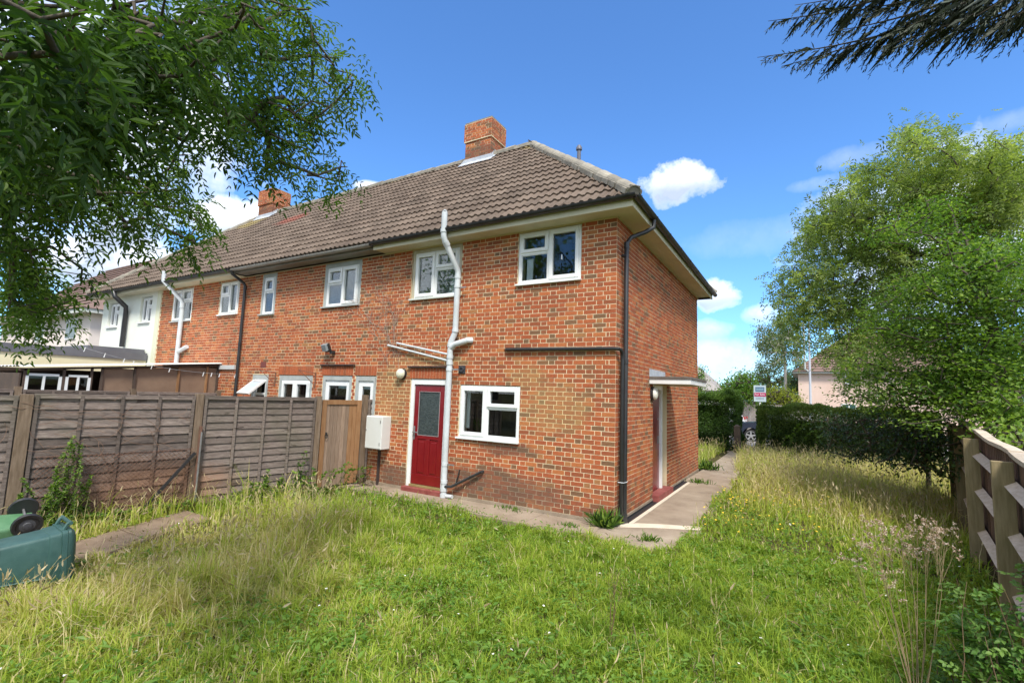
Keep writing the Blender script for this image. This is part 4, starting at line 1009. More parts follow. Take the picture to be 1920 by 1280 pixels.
# ------------------------------------------------------------------ right fence (back side of a boarded fence)
rf = thing('boarded_fence', 'wooden boarded fence with pale top rail along the right edge of the lawn', 'fence', (4.3, 0, 0))
RP = [(3.72, -3.40, 1.42), (4.09, -1.05, 1.49), (4.41, 1.33, 1.58), (4.80, 3.75, 1.66), (5.22, 6.3, 1.66)]
def rpos(i, n=0., z=0.): return np.array([RP[i][0]+n*.99, RP[i][1]-n*.15, z])
for i, (x, y, zt) in enumerate(RP):
    tv = np.array([.15, .99, 0]); nvv = np.array([.99, -.15, 0])
    MB().obox((x, y, zt/2-.1), tv*.045, nvv*.075, z3*(zt/2+.1)).build('post', TREATED, rf, bevel=.005)
for i in range(len(RP)-1):
    a, b = RP[i], RP[i+1]
    for zz in (.30, .82, 1.27):
        p = rpos(i, .05, zz+(a[2]-1.49)); q = rpos(i+1, .05, zz+(b[2]-1.49)); d = (q-p)/np.linalg.norm(q-p); s_ = np.cross(d, z3)
        vs = [c+o_ for c in (p, q) for o_ in (-s_*.06+z3*-.045, s_*.035, s_*.035+z3*-.09, )]
        vs = [c+o_ for c in (p, q) for o_ in (s_*.05+z3*.045, s_*.05-z3*.045, -s_*.035)]
        nn_ = np.array([.99, -.15, 0])
        vs = [c+o_ for c in (p, q) for o_ in (nn_*.035+z3*.05, nn_*.035-z3*.05, -nn_*.05)]
        MB().add(vs, [(0, 2, 5, 3), (2, 1, 4, 5), (0, 3, 4, 1), (0, 1, 2), (3, 5, 4)]).build('rail', RAILWOOD, rf)
    # wavy top rail
    K = 6; vs = []
    for k in range(K+1):
        t = k/K; c = rpos(i, .105, a[2]+.075)*(1-t)+rpos(i+1, .105, b[2]+.075)*t; c[2] += .014*math.sin(t*math.pi*2+i)
        for (n_, z_) in ((-.055, -.018), (.055, -.018), (.055, .016), (-.055, .022)): vs.append(c+np.array([.99, -.15, 0])*n_+z3*z_)
    fs = [(4*k+j, 4*k+4+j, 4*k+4+(j+1) % 4, 4*k+(j+1) % 4) for k in range(K) for j in range(4)]+[(3, 2, 1, 0), (4*K, 4*K+1, 4*K+2, 4*K+3)]
    MB().add(vs, fs).build('top_rail', RAILWOOD, rf)
    L = math.hypot(b[0]-a[0], b[1]-a[1]); n = int(L/.125)
    for k in range(n):
        t = (k+.5)/n; c = rpos(i, .115, 0)*(1-t)+rpos(i+1, .115, 0)*t; zt = (a[2]*(1-t)+b[2]*t)+.055
        MB().obox((c[0], c[1], zt/2), np.array([.15, .99, 0])*(L/n/2+.004), np.array([.99, -.15, 0])*.007, z3*zt/2).build('board', mat('brown_paling_wood', (.10, .06, .038), (.16, .10, .07), 5, .9, .3, 30, .15, rnd=.35, stretch=(8, 8, 1)), rf)

# ------------------------------------------------------------------ wheelie bins
def bin_parts(M, body_m, lid_m, label, root):
    """M maps bin space (x width, y depth with hinge at +y, z up) to the world"""
    w0, d0, w1, d1, h = .235, .26, .29, .355, .95
    def T(p): return M @ Vector(p)
    def ring(w, d, z, r=.05, yo=0):
        o = []
        for (cx, cy, a0) in ((w-r, d-r, 0), (-w+r, d-r, 90), (-w+r, -d+r, 180), (w-r, -d+r, 270)):
            for k in range(4): a = R(a0+k*30); o.append((cx+r*math.cos(a), cy+r*math.sin(a)+yo, z))
        return o
    def shell(levels, name, m, cap=True, par=root):
        vs = []; n = 16
        for (w, d, z, r, yo) in levels: vs += [tuple(T(p)) for p in ring(w, d, z, r, yo)]
        fs = [(i*n+k, i*n+(k+1) % n, (i+1)*n+(k+1) % n, (i+1)*n+k) for i in range(len(levels)-1) for k in range(n)]
        fs += [tuple(range(n-1, -1, -1)), tuple((len(levels)-1)*n+k for k in range(n))]
        return MB().add(vs, fs, .5).build(name, m, par, smooth=True)
    body = shell([(w0, d0, .03, .05, .03), (w0+.012, d0+.02, .25, .05, .02), (w0+.014, d0+.022, .26, .05, .02), (w1-.022, d1-.03, .78, .045, 0), (w1-.012, d1-.02, .79, .045, 0), (w1-.006, d1-.012, .90, .045, 0), (w1+.02, d1+.005, .905, .05, 0), (w1+.02, d1+.005, .96, .05, 0)], 'bin_body', body_m)
    shell([(w1+.032, d1+.02, .962, .05, -.01), (w1+.035, d1+.025, .99, .05, -.01), (w1+.015, d1-.0, 1.03, .06, -.01), (w1-.06, d1-.08, 1.06, .06, -.01)], 'bin_lid', lid_m)
    mb = MB()
    for sx in (-1, 1):
        mb.tube([tuple(T((sx*.20, d1+.0, .93))), tuple(T((sx*.20, d1+.075, .97))), tuple(T((sx*.20, d1+.085, 1.0)))], .018, 6)
    mb.tube([tuple(T((-.25, d1+.085, .995))), tuple(T((.25, d1+.085, .995)))], .017, 8); mb.build('handle_bar', body_m, root, smooth=True)
    mb = MB()
    for k in range(5):
        z = .30+k*.11; ww = w0+.014+(w1-.022-w0-.014)*(z-.26)/.52
    for sx in (-1, 1): MB().tube([tuple(T((sx*(w0+.03), -.16, .30))), tuple(T((sx*(w1-.005), -.2, .76)))], .008, 4).build('body_rib', body_m, root)
    for sx in (-1, 1):
        c = T((sx*.27, d0+.07, .12)); ax = (M.to_3x3() @ Vector((sx, 0, 0)))
        wh = MB().lathe(tuple(c), tuple(ax), [(-.022, .10), (-.025, .125), (.0, .135), (.025, .125), (.022, .10), (.012, .095)], 22).build('wheel', BLACKP, root, smooth=True)
        MB().lathe(tuple(c+ax*.013), tuple(ax), [(0, .094), (.004, .04), (.022, .035), (.024, .012)], 16).build('hub', mat('dark_grey_hub', (.07, .07, .075), rough=.6), wh)
    MB().tube([tuple(T((-.26, d0+.07, .12))), tuple(T((.26, d0+.07, .12)))], .012, 6).build('axle', METAL, root)
TEAL = mat('teal_bin_plastic', (.032, .088, .078), (.052, .120, .106), 9, .5, .15, 40, c3=(.12, .17, .15), detail=9); LGREEN = mat('light_green_bin_plastic', (.075, .19, .085), (.11, .235, .115), 8, .5, .15, 40, c3=(.17, .25, .16), detail=9); TEALD = mat('dark_teal_lid', (.03, .075, .065), (.045, .105, .09), 2, .4)
# bin 1: lies on its front, lid towards the right; hinge and handle on top
def lie(top, back_up, loc):
    """z axis of the bin along `top`, its hinge side (+y) up"""
    z_ = Vector(top).normalized(); y_ = Vector(back_up); y_ = (y_-z_*y_.dot(z_)).normalized(); x_ = y_.cross(z_)
    return Matrix(((x_.x, y_.x, z_.x, loc[0]), (x_.y, y_.y, z_.y, loc[1]), (x_.z, y_.z, z_.z, loc[2]), (0, 0, 0, 1)))
t = thing('wheelie_bin', 'dark teal wheelie bin lying on its front, lid towards the path', 'bin', (-4.55, -5.6, .0))
lidc = Vector((-3.95, -5.26, .215)); ax = Vector((.10, 1.0, .06)).normalized()
bin_parts(lie(ax, (0, 0, 1), lidc-ax*.745) @ Matrix.Scale(.735, 4), TEAL, TEALD, '', t)
t = thing('wheelie_bin', 'light green wheelie bin lying behind the teal one, wheels towards the fence', 'bin', (-5.2, -5.5, .0))
ax = Vector((-.15, -1.0, -.02)).normalized(); base = Vector(onp(78, 985, 2, .27))
base.x -= .10; base.y -= .03; base.z = .14
bin_parts(lie(ax, (.25, 0, .95), base) @ Matrix.Scale(.78, 4), LGREEN, LGREEN, '', t)

# ------------------------------------------------------------------ things by the road
gp = thing('gate_post', 'dark old timber gate post standing in grass at the end of the path', 'post', (.33, 13.3, 0))
MB().box(.25, .47, 13.2, 13.4, -.1, 1.02).add([(.25, 13.2, 1.02), (.47, 13.2, 1.02), (.47, 13.4, 1.02), (.25, 13.4, 1.02), (.36, 13.3, 1.09)], [(0, 1, 4), (1, 2, 4), (2, 3, 4), (3, 0, 4)]).build('post_shaft', DARKWOOD, gp)
MB().box(.245, .25, 13.25, 13.33, .5, .62).build('latch', RUST, gp)
# estate agent's board
sg = thing('for_sale_sign', 'for sale board with blue panel and red band on a white post behind the hedge', 'sign', (.83, 17.6, 0))
P0 = onp(1413, 722, 1, 17.6); P1 = onp(1436.5, 753, 1, 17.6); sx0, sx1, sz0, sz1 = P0[0], P1[0], P1[2], P0[2]
MB().box((sx0+sx1)/2-.03, (sx0+sx1)/2+.03, 17.62, 17.68, 0, sz1-.05).build('sign_post', WHITE, sg)
bd = MB().box(sx0, sx1, 17.60, 17.618, sz0, sz1).build('board', mat('pale_blue_board', (.50, .60, .64)), sg)
hh = sz1-sz0
MB().box(sx0+.07, sx1-.06, 17.592, 17.599, sz1-hh*.38, sz1-hh*.10).build('blue_panel', mat('slate_blue_print', (.10, .17, .27)), bd)
MB().box(sx0+.02, sx1-.0, 17.592, 17.599, sz1-hh*.68, sz1-hh*.45).build('red_band', mat('crimson_print', (.48, .03, .12)), bd)
def text(body, x, z, size, m, par, y=17.588, name='lettering'):
    cu = bpy.data.curves.new(name, 'FONT'); cu.body = body; cu.size = size; cu.align_x = 'CENTER'; cu.align_y = 'CENTER'; cu.extrude = .001
    tmp = bpy.data.objects.new('t', cu); COL.objects.link(tmp); dg = bpy.context.evaluated_depsgraph_get(); dg.update()
    me = bpy.data.meshes.new_from_object(tmp.evaluated_get(dg)); bpy.data.objects.remove(tmp)
    V = np.array([v.co[:] for v in me.vertices]); 
    for v in me.vertices: c = v.co.copy(); v.co = (x+c.x, y-c.z, z+c.y)
    me.materials.clear(); me.materials.append(m); return link(name, me, par)
text('For Sale', (sx0+sx1)/2, sz1-hh*.565, hh*.17, mat('white_print', (.8, .8, .8)), bd)
for k, (a, b, z_) in enumerate(((.22, .40, .21), (.43, .60, .21), (.63, .80, .21), (.2, .8, .29))):
    MB().box(sx0+(sx1-sx0)*a, sx0+(sx1-sx0)*b, 17.586, 17.5915, sz1-hh*(z_+.02), sz1-hh*(z_-.02)).build('logo_mark', mat('pale_teal_print', (.30, .48, .55)), bd)
for z_ in (.76, .84): MB().box(sx0+.08, sx1-.08, 17.594, 17.5995, sz1-hh*(z_+.012), sz1-hh*(z_-.012)).build('print_line', mat('grey_print', (.25, .33, .38)), bd)

# cars
def car(root, x0, y0, L, sgn, paint, hatch=False, z0=-.02):
    """side profile lofted across the width; sgn +1: nose towards +x"""
    S = lambda u: x0+sgn*u
    if hatch: prof = [(0.02, .32), (0, .62), (.06, .98), (.30, 1.42), (.75, 1.50), (2.1, 1.46), (2.9, 1.02), (3.85, .85), (4.0, .6), (4.0, .3)]
    else: prof = [(0.03, .30), (0, .62), (.06, .90), (.95, .99), (1.55, 1.36), (2.55, 1.39), (3.25, .98), (4.45, .78), (4.55, .55), (4.55, .28)]
    prof = [(u*L/prof[-1][0], z) for u, z in prof]
    belt = .95 if hatch else .93; wd = .86
    def half(z): return wd-(.03 if z < .5 else 0)-max(0, z-belt)*.42
    n = len(prof); vs = []
    for s in (-1, -.55, .55, 1):
        for u, z in prof:
            vs.append((S(u), y0+s*half(z)*(1 if abs(s) == 1 else 1), z0+z+(0 if abs(s) == 1 else .03*(z > .8))))
    fs = [(r_*n+i, r_*n+i+1, (r_+1)*n+i+1, (r_+1)*n+i) for r_ in range(3) for i in range(n-1)]
    wl_ = [(.17*L, .33), (.80*L, .33)]
    def side_face(r_):
        low = []
        for (u, rr_) in wl_[::-1]:
            low += [(u+.39*math.cos(a), .33+.39*math.sin(a)) for a in np.linspace(math.asin(-.05/.39), math.pi-math.asin(-.05/.39), 12)]
        return low
    b = len(vs)
    mb = MB(); mb.add(vs, fs, .5)
    for s in (-1, 1):
        pts = [(u, z) for u, z in prof]+side_face(0)
        vv_ = [(S(u), y0+s*half(z)*1.0, z0+z) for u, z in pts]; mb.add(vv_, [tuple(range(len(vv_)))], .5)
    body = mb.build('car_body', paint, root, smooth=True)
    for s in (-1, 1):      # side glass
        if hatch: gl = [(.38, 1.0), (.52, 1.36), (1.35, 1.42), (1.35, 1.0)], [(1.42, 1.0), (1.42, 1.42), (2.1, 1.38), (2.75, 1.0)]
        else: gl = [(1.12, 1.0), (1.62, 1.30), (2.05, 1.33), (2.05, .98)], [(2.12, .98), (2.12, 1.33), (2.55, 1.32), (3.10, .99)]
        for q in gl:
            MB().add([(S(u*L/prof_len(hatch)), y0+s*(half(z)+.008), z0+z) for u, z in q], [(0, 1, 2, 3)]).build('side_window', mat('car_glass', (.02, .025, .03), rough=.08), root)
    (ua, za), (ub, zb) = (prof[3], prof[4]) if not hatch else (prof[2], prof[3])
    MB().add([(S(ua-.02), y0-.66, z0+za+.045), (S(ua-.02), y0+.66, z0+za+.045), (S(ub-.02), y0+.6, z0+zb+.02), (S(ub-.02), y0-.6, z0+zb+.02)], [(0, 1, 2, 3)]).build('rear_window', MATS['car_glass'], root)
    for (u, rr_) in wl_:
        for s in (-1, 1):
            c = (S(u), y0+s*.76, z0+.32)
            wh = MB().lathe(c, (0, s, 0), [(-.09, .25), (-.10, .30), (-.06, .325), (.06, .325), (.10, .30), (.09, .235), (.05, .225)], 26).build('wheel', BLACKP, root, smooth=True)
            rim = MB()
            for k in range(5):
                a = 2*math.pi*k/5+.3; dx, dz_ = math.cos(a), math.sin(a)
                rim.obox((c[0]+dx*.125, y0+s*.845, c[2]+dz_*.125), (dx*.10, 0, dz_*.10), (0, .012, 0), (-dz_*.034, 0, dx*.034))
            rim.lathe((c[0], y0+s*.835, c[2]), (0, s, 0), [(0, .06), (.03, .055), (.035, .03)], 12); an = np.linspace(0, 2*math.pi, 25)
            rim.tube([(c[0]+.222*math.cos(t), y0+s*.85, c[2]+.222*math.sin(t)) for t in an], .016, 5)
            rim.build('rim', mat('alloy_silver', (.62, .62, .62), rough=.3, metallic=.6), wh, smooth=True)
    for s in (-1, 1):
        zt = .80 if not hatch else 1.0
        MB().box(min(S(-.02), S(.16)), max(S(-.02), S(.16)), y0+s*.66-.14, y0+s*.66+.14, z0+zt-.10, z0+zt+.06).build('tail_light', mat('red_lens', (.35, .02, .02), rough=.2), root, bevel=.02)
        MB().box(min(S(L-.2), S(L+.01)), max(S(L-.2), S(L+.01)), y0+s*.6-.14, y0+s*.6+.14, z0+.58, z0+.72).build('headlight', mat('clear_lens', (.6, .62, .65), rough=.15), root, bevel=.02)
    MB().box(min(S(-.05), S(.1)), max(S(-.05), S(.1)), y0-.8, y0+.8, z0+.32, z0+.55).box(min(S(L-.1), S(L+.05)), max(S(L-.1), S(L+.05)), y0-.8, y0+.8, z0+.30, z0+.5).build('bumper', paint, root, bevel=.03)
    MB().box(min(S(.3), S(L-.3)), max(S(.3), S(L-.3)), y0-.7, y0+.7, z0+.18, z0+.5).build('underbody', BLACKP, root)
def prof_len(h): return 4.0 if h else 4.55
t = thing('parked_car', 'dark blue-grey saloon car with silver alloy wheels parked in the gap between the hedges', 'car', (1.6, 20.3, 0))
wq = onp(1408, 815, 1, 19.45); car(t, wq[0]-.17*4.55, 20.3, 4.55, 1, mat('blue_grey_car_paint', (.035, .042, .065), rough=.25, coat=.6, metallic=.2))
t = thing('parked_car', 'white hatchback with red tail light across the road, mostly hidden by the left hedge', 'car', (-2.6, 29, 0))
wq = onp(1397, 790, 1, 25.6); car(t, wq[0], 26.4, 4.0, -1, mat('white_car_paint', (.72, .72, .74), rough=.25, coat=.6), True)
t = thing('bollard', 'small dark brown bin or bollard on the far pavement beside the white car', 'bollard', (-.6, 27, 0))
wq = onp(1397, 792, 1, 26.9); MB().lathe((wq[0], 26.9, 0), (0, 0, 1), [(0, .09), (.85, .08), (.86, .10), (1.0, .10), (1.04, .05)], 12).build('bollard_shaft', DARKWOOD, t)

# grey timber fence across the road
t = thing('timber_fence', 'pale grey close-board fence across the road behind the white car', 'fence', (0, 31, 0))
for i in range(46):
    x = -3.4+i*.15; z = 1.80 if x < 1.3 else 1.70; MB().box(x, x+.142, 31.0, 31.02+.01*(i % 2), 0, z).build('board', mat('pale_grey_boards', (.36, .30, .27), (.46, .40, .36), 4, .9, rnd=.25, stretch=(5, 5, 1)), t)
for i in range(4): MB().box(-3.5+i*2.3, -3.4+i*2.3, 31.03, 31.13, 0, 1.9).build('post', mat('pale_grey_boards'), t) if False else MB().box(-3.5+i*2.3, -3.4+i*2.3, 31.05, 31.15, 0, 1.86).build('post', MATS['pale_grey_boards'], t)

# pink rendered house
pk = thing('pink_house', 'pink rendered house with brown tiled roof behind the trees on the right', 'house', (9, 37, 0))
c = onp(1498, 760, 1, 36.0); hx = c[0]; he = onp(1497, 697, 1, 36.0)[2]
c2 = onp(1560, 760, 1, 36)
MB().box(hx, hx+11, 36, 44, 0, he).build('wall', PINKR, pk)
MB().box(hx-.35, hx+11.35, 35.65, 44.35, he-.12, he).build('fascia', OLDWHITE, pk)
rz_ = he+3.4
mb = MB(); q = [(hx-.4, 35.6, he+.01), (hx+11.4, 35.6, he+.01), (hx+11.4, 44.4, he+.01), (hx-.4, 44.4, he+.01), (hx+3.6, 40, rz_), (hx+7.4, 40, rz_)]
mb.add(q, [(0, 1, 5, 4), (1, 2, 5), (2, 3, 4, 5), (3, 0, 4), (3, 2, 1, 0)])
RT = mat('brown_far_tiles', (.17, .11, .09), (.24, .16, .13), 3, .9)
pr_ = mb.build('roof', RT, pk)
for k in range(16):     # tile courses stand proud
    f = k/16; z = he+.03+(rz_-he)*f; e = 4.0*f
    MB().bar((hx-.4+e, 35.6+4.4*f, z), (hx+11.4-e, 35.6+4.4*f, z), .10, .05).build('tile_course', RT, pr_)
for (u0, u1, v0, v1) in ((1585, 1612, 697, 720), (1578, 1606, 757, 776)):
    a, b = onp(u0, v1, 1, 35.97), onp(u1, v0, 1, 35.97)
    wo = MB().box(a[0], b[0], 35.93, 36.0, a[2], a[2]+.07).box(a[0], b[0], 35.93, 36.0, b[2]-.07, b[2]).box(a[0], a[0]+.07, 35.93, 36, a[2], b[2]).box(b[0]-.07, b[0], 35.93, 36, a[2], b[2]).box((a[0]+b[0])/2-.04, (a[0]+b[0])/2+.04, 35.93, 36, a[2], b[2]).build('window', WHITE, pk)
    MB().box(a[0]+.07, b[0]-.07, 35.97, 35.99, a[2]+.07, b[2]-.07).build('pane', mat('far_window_glass', (.04, .10, .10), rough=.1), wo)
a = onp(1505, 560, 1, 35.5); MB().tube([(a[0], 35.5, a[2]), (a[0], 35.5, he+.2), (a[0]+.35, 35.7, he-.1)], .07, 8).build('flue_pipe', PIPEW, pk)
lp = thing('street_lamp', 'tall pale grey lamp column in front of the pink house', 'street lamp', (3.9, 29, 0))
a, b = onp(1520, 760, 1, 29), onp(1516, 590, 1, 29)
MB().tube([(a[0], 29, 0), (a[0], 29, a[2]), (b[0], 29, b[2]), (b[0], 29, b[2]+.3)], [.09, .075, .05, .05], 10).build('column', mat('pale_grey_steel', (.45, .47, .50), rough=.5), lp, smooth=True)
MB().tube([(b[0], 29, b[2]+.28), (b[0]-.3, 28.7, b[2]+.5), (b[0]-.9, 28.1, b[2]+.55)], .03, 8).box(b[0]-1.3, b[0]-.8, 27.9, 28.1, b[2]+.5, b[2]+.62).build('lantern', MATS['pale_grey_steel'], lp)

# far houses
fh = thing('far_house', 'distant house with grey-brown roof seen past the corner of the brick house', 'house', (-9, 48, 0))
a = onp(1349, 732, 1, 46); b = onp(1316, 692, 1, 46)
MB().box(a[0]-9, a[0]-.4, 46, 54, 0, a[2]).build('wall', RENDER, fh)
MB().add([(a[0], 45.7, a[2]), (a[0], 54.3, a[2]), (a[0]-9.5, 54.3, a[2]), (a[0]-9.5, 45.7, a[2]), (a[0]-3.2, 50, b[2]+1), (a[0]-6, 50, b[2]+1)], [(0, 1, 4), (1, 2, 5, 4), (2, 3, 5), (3, 0, 4, 5), (0, 3, 2, 1)]).build('roof', mat('grey_brown_far_roof', (.25, .22, .20), (.33, .30, .27), 4, .9), fh)
fh = thing('far_house', 'more distant pale house with red roof just right of the grey-brown one', 'house', (-9, 70, 0))
a = onp(1352, 735, 1, 66); b = onp(1338, 716, 1, 66)
MB().box(a[0]-8, a[0]-.3, 66, 74, 0, a[2]).build('wall', mat('far_white_wall', (.7, .7, .68)), fh)
MB().add([(a[0], 65.7, a[2]), (a[0], 74.3, a[2]), (a[0]-8.5, 74.3, a[2]), (a[0]-8.5, 65.7, a[2]), (a[0]-2, 70, b[2]), (a[0]-6, 70, b[2])], [(0, 1, 4), (1, 2, 5, 4), (2, 3, 5), (3, 0, 4, 5), (0, 3, 2, 1)]).build('roof', mat('red_far_roof', (.32, .13, .10), (.38, .18, .14), 4, .9), fh)

# rendered house beyond the terrace (left)
h2 = thing('rendered_house', 'pink-cream rendered house at the far left, half hidden by hanging ash leaves', 'house', (-30, 4, 0))
HX = -23.6
w = MB().box(HX-12, HX, 1.0, 8, 0, 4.9).build('wall', mat('pale_pink_render', (.72, .62, .55), (.77, .68, .61), .8, .9), h2)
MB().box(HX-12.4, HX+.35, .6, 8.4, 4.78, 4.95).build('fascia', OLDWHITE, h2)
r2 = MB().add([(HX-12.4, .6, 4.96), (HX+.4, .6, 4.96), (HX+.4, 8.4, 4.96), (HX-12.4, 8.4, 4.96), (HX-3.6, 4.5, 8.5), (HX-8.6, 4.5, 8.5)], [(0, 1, 4, 5), (1, 2, 4), (2, 3, 5, 4), (3, 0, 5), (3, 2, 1, 0)]).build('roof', RT, h2)
for k in range(15):
    f = k/15; MB().bar((HX-12.4+3.8*f, .6+3.9*f, 4.99+3.54*f), (HX+.4-4*f, .6+3.9*f, 4.99+3.54*f), .1, .05).build('tile_course', RT, r2)
for x in (HX-2.6, HX-6.5):
    wo = MB().box(x, x+1.2, .96, .999, 3.7, 4.65).build('window', WHITE, h2); MB().box(x+.08, x+.56, .94, .9599, 3.78, 4.57).box(x+.64, x+1.12, .94, .9599, 3.78, 4.57).build('pane', MATS['far_window_glass'], wo)
# ------------------------------------------------------------------ vegetation
T_SMALL = (np.array([(0, 0, 0), (.45, .5, .10), (1, 0, -.03), (.45, -.5, .10)]), np.array([(0, 1, 2), (0, 2, 3)]))
T_BIG = (np.array([(0, 0, 0), (.28, .46, .10), (.68, .40, .07), (1, 0, -.10), (.68, -.40, .07), (.28, -.46, .10), (.35, 0, 0), (.7, 0, -.03)]),
         np.array([(0, 6, 1), (6, 7, 2), (6, 2, 1), (7, 3, 2), (0, 5, 6), (5, 4, 7), (5, 7, 6), (4, 3, 7)]))
def unit(v): return v/(np.linalg.norm(v, axis=-1, keepdims=True)+1e-9)
def leaves(name, P, D, Nn, L, Wd, rnd, m, parent=None, tpl=T_SMALL, kind='stuff', label=None):
    """one blade per row: base P, along D, facing Nn"""
    D = unit(D); S = unit(np.cross(D, Nn)); Nn = np.cross(S, D); tv, tf = tpl
    L = np.broadcast_to(L, len(P))[:, None, None]; Wd = np.broadcast_to(Wd, len(P))[:, None, None]
    V = P[:, None, :]+D[:, None, :]*tv[None, :, 0:1]*L+S[:, None, :]*tv[None, :, 1:2]*Wd+Nn[:, None, :]*tv[None, :, 2:3]*L
    F = tf[None]+(np.arange(len(P))*len(tv))[:, None, None]
    o = np_mesh(name, V.reshape(-1, 3), [F.reshape(-1, 3)], m, np.repeat(rnd, len(tv)), parent=parent)
    if kind: o['kind'] = kind
    if label: o['label'] = label
    return o
def compound(P, D, U, length, pairs, leafL, leafW, rnd, droop=.5, rg=rng):
    """pinnate leaves -> arrays of leaflets"""
    D = unit(D); S = unit(np.cross(D, U)); U = np.cross(S, D); out = []
    n = len(P); dn = np.array([0, 0, -1.])
    def base(t): return P+D*(length*t)[:, None]+dn*(droop*length*t*t)[:, None]
    ts = np.linspace(.28, .92, pairs)
    for t in ts:
        tt = np.full(n, t); b = base(tt)
        for s in (1, -1):
            d = D*.55+S*s*.9+dn*.25*droop*2+rg.normal(0, .16, (n, 3)); out.append((b, d, U+rg.normal(0, .25, (n, 3)), leafL*(1-.25*abs(t-.55)), leafW, rnd+rg.normal(0, .06, n)))
    out.append((base(np.ones(n)), D+dn*droop, U+rg.normal(0, .2, (n, 3)), leafL*1.05, leafW, rnd))
    cat = lambda i: np.concatenate([np.broadcast_to(o_[i], (n,) if np.ndim(o_[i]) < 2 else (n, 3)) for o_ in out])
    return cat(0), cat(1), cat(2), cat(3), cat(4), np.clip(cat(5), 0, 1)

def skeleton(trunk, tips, step=.5, bias=.35, sag=.0, rg=rng, twig=.006, power=.42, rmax=.2, trunk_r=None):
    """joins every tip to the growing skeleton; returns branch polylines with radii, and twig directions at the tips"""
    nodes = [np.asarray(p, float) for p in trunk]; par = [-1]+list(range(len(trunk)-1)); tl = len(trunk)
    depth = list(np.linspace(0, 1, tl))
    top = nodes[-1]; order = np.argsort(np.min(np.linalg.norm(tips[:, None]-np.array(nodes)[None], axis=2), axis=1))
    NP = np.zeros((len(trunk)+len(tips)*14, 3)); NP[:tl] = nodes; cnt = tl
    DP = np.zeros(len(NP)); DP[:tl] = 0
    tipn = []; dirs = np.zeros((len(tips), 3))
    for ti in order:
        p = tips[ti]; d = np.linalg.norm(NP[:cnt]-p, axis=1)
        cost = d+bias*DP[:cnt]*.35+ .25*np.maximum(0, NP[:cnt, 2]-p[2])
        j = int(np.argmin(cost)); a = NP[j].copy(); L = d[j]; k = max(1, min(12, int(L/step)))
        mid = (a+p)/2+rg.normal(0, .10*L, 3)+np.array([0, 0, sag*L])
        prev = j
        for q in range(1, k+1):
            t = q/k; b = a*(1-t)**2+2*mid*t*(1-t)+p*t*t
            NP[cnt] = b; DP[cnt] = DP[prev]+L/k; par.append(prev); prev = cnt; cnt += 1
        tipn.append(prev); dirs[ti] = p-NP[par[prev]]
    par = np.array(par); w = np.zeros(cnt); w[tipn] = 1
    for i in range(cnt-1, 0, -1):
        if par[i] >= 0: w[par[i]] += w[i]
    rad = np.minimum(twig*np.maximum(w, 1)**power, rmax)
    if trunk_r is not None: rad[:tl] = np.maximum(rad[:tl], trunk_r)
    return NP[:cnt], par, rad, unit(dirs), tl
def skeleton_mesh(name, sk, m, parent, only_trunk=False, sides=5):
    NP, par, rad, _, tl = sk; mb = MB(); kids = {}
    idx = [i for i in range(1, len(par)) if par[i] >= 0]
    A = NP[par[idx]]; B = NP[idx]; ra = np.minimum(rad[par[idx]], rad[idx]*1.35); rb = rad[idx]
    t = unit(B-A); ref = np.where(np.abs(t[:, 2:3]) < .9, np.array([[0, 0, 1.]]), np.array([[1., 0, 0]])); u = unit(np.cross(t, ref)); w = np.cross(t, u)
    an = np.arange(sides)*2*math.pi/sides; c, s = np.cos(an)[None, :, None], np.sin(an)[None, :, None]
    ring = u[:, None]*c+w[:, None]*s
    A2 = A-t*(ra*.3)[:, None]; V = np.concatenate([A2[:, None]+ring*ra[:, None, None], B[:, None]+ring*rb[:, None, None]], axis=1)
    k = np.arange(sides); F = np.stack([k, (k+1) % sides, sides+(k+1) % sides, sides+k], -1)[None]+(np.arange(len(idx))*2*sides)[:, None, None]
    return np_mesh(name, V.reshape(-1, 3), [F.reshape(-1, 4)], m, np.full(len(idx)*2*sides, .5), smooth=True, parent=parent)

def ell_tips(specs, rg, dj=.12):
    """specs: (px, py, rx, ry, distance, n [, tilt]) -> world points inside those volumes"""
    out = []
    for (px, py, rx, ry, dist, n) in specs:
        a = rg.uniform(0, 2*math.pi, n); r = np.sqrt(rg.random(n)); X = px+np.cos(a)*r*rx; Y = py+np.sin(a)*r*ry
        dd = dist*(1+rg.uniform(-dj, dj, n)); d = CF[None]*F_PX+CR[None]*(X-960)[:, None]-CU[None]*(Y-640)[:, None]; d = unit(d)
        out.append(CAM+d*dd[:, None])
    return np.concatenate(out)

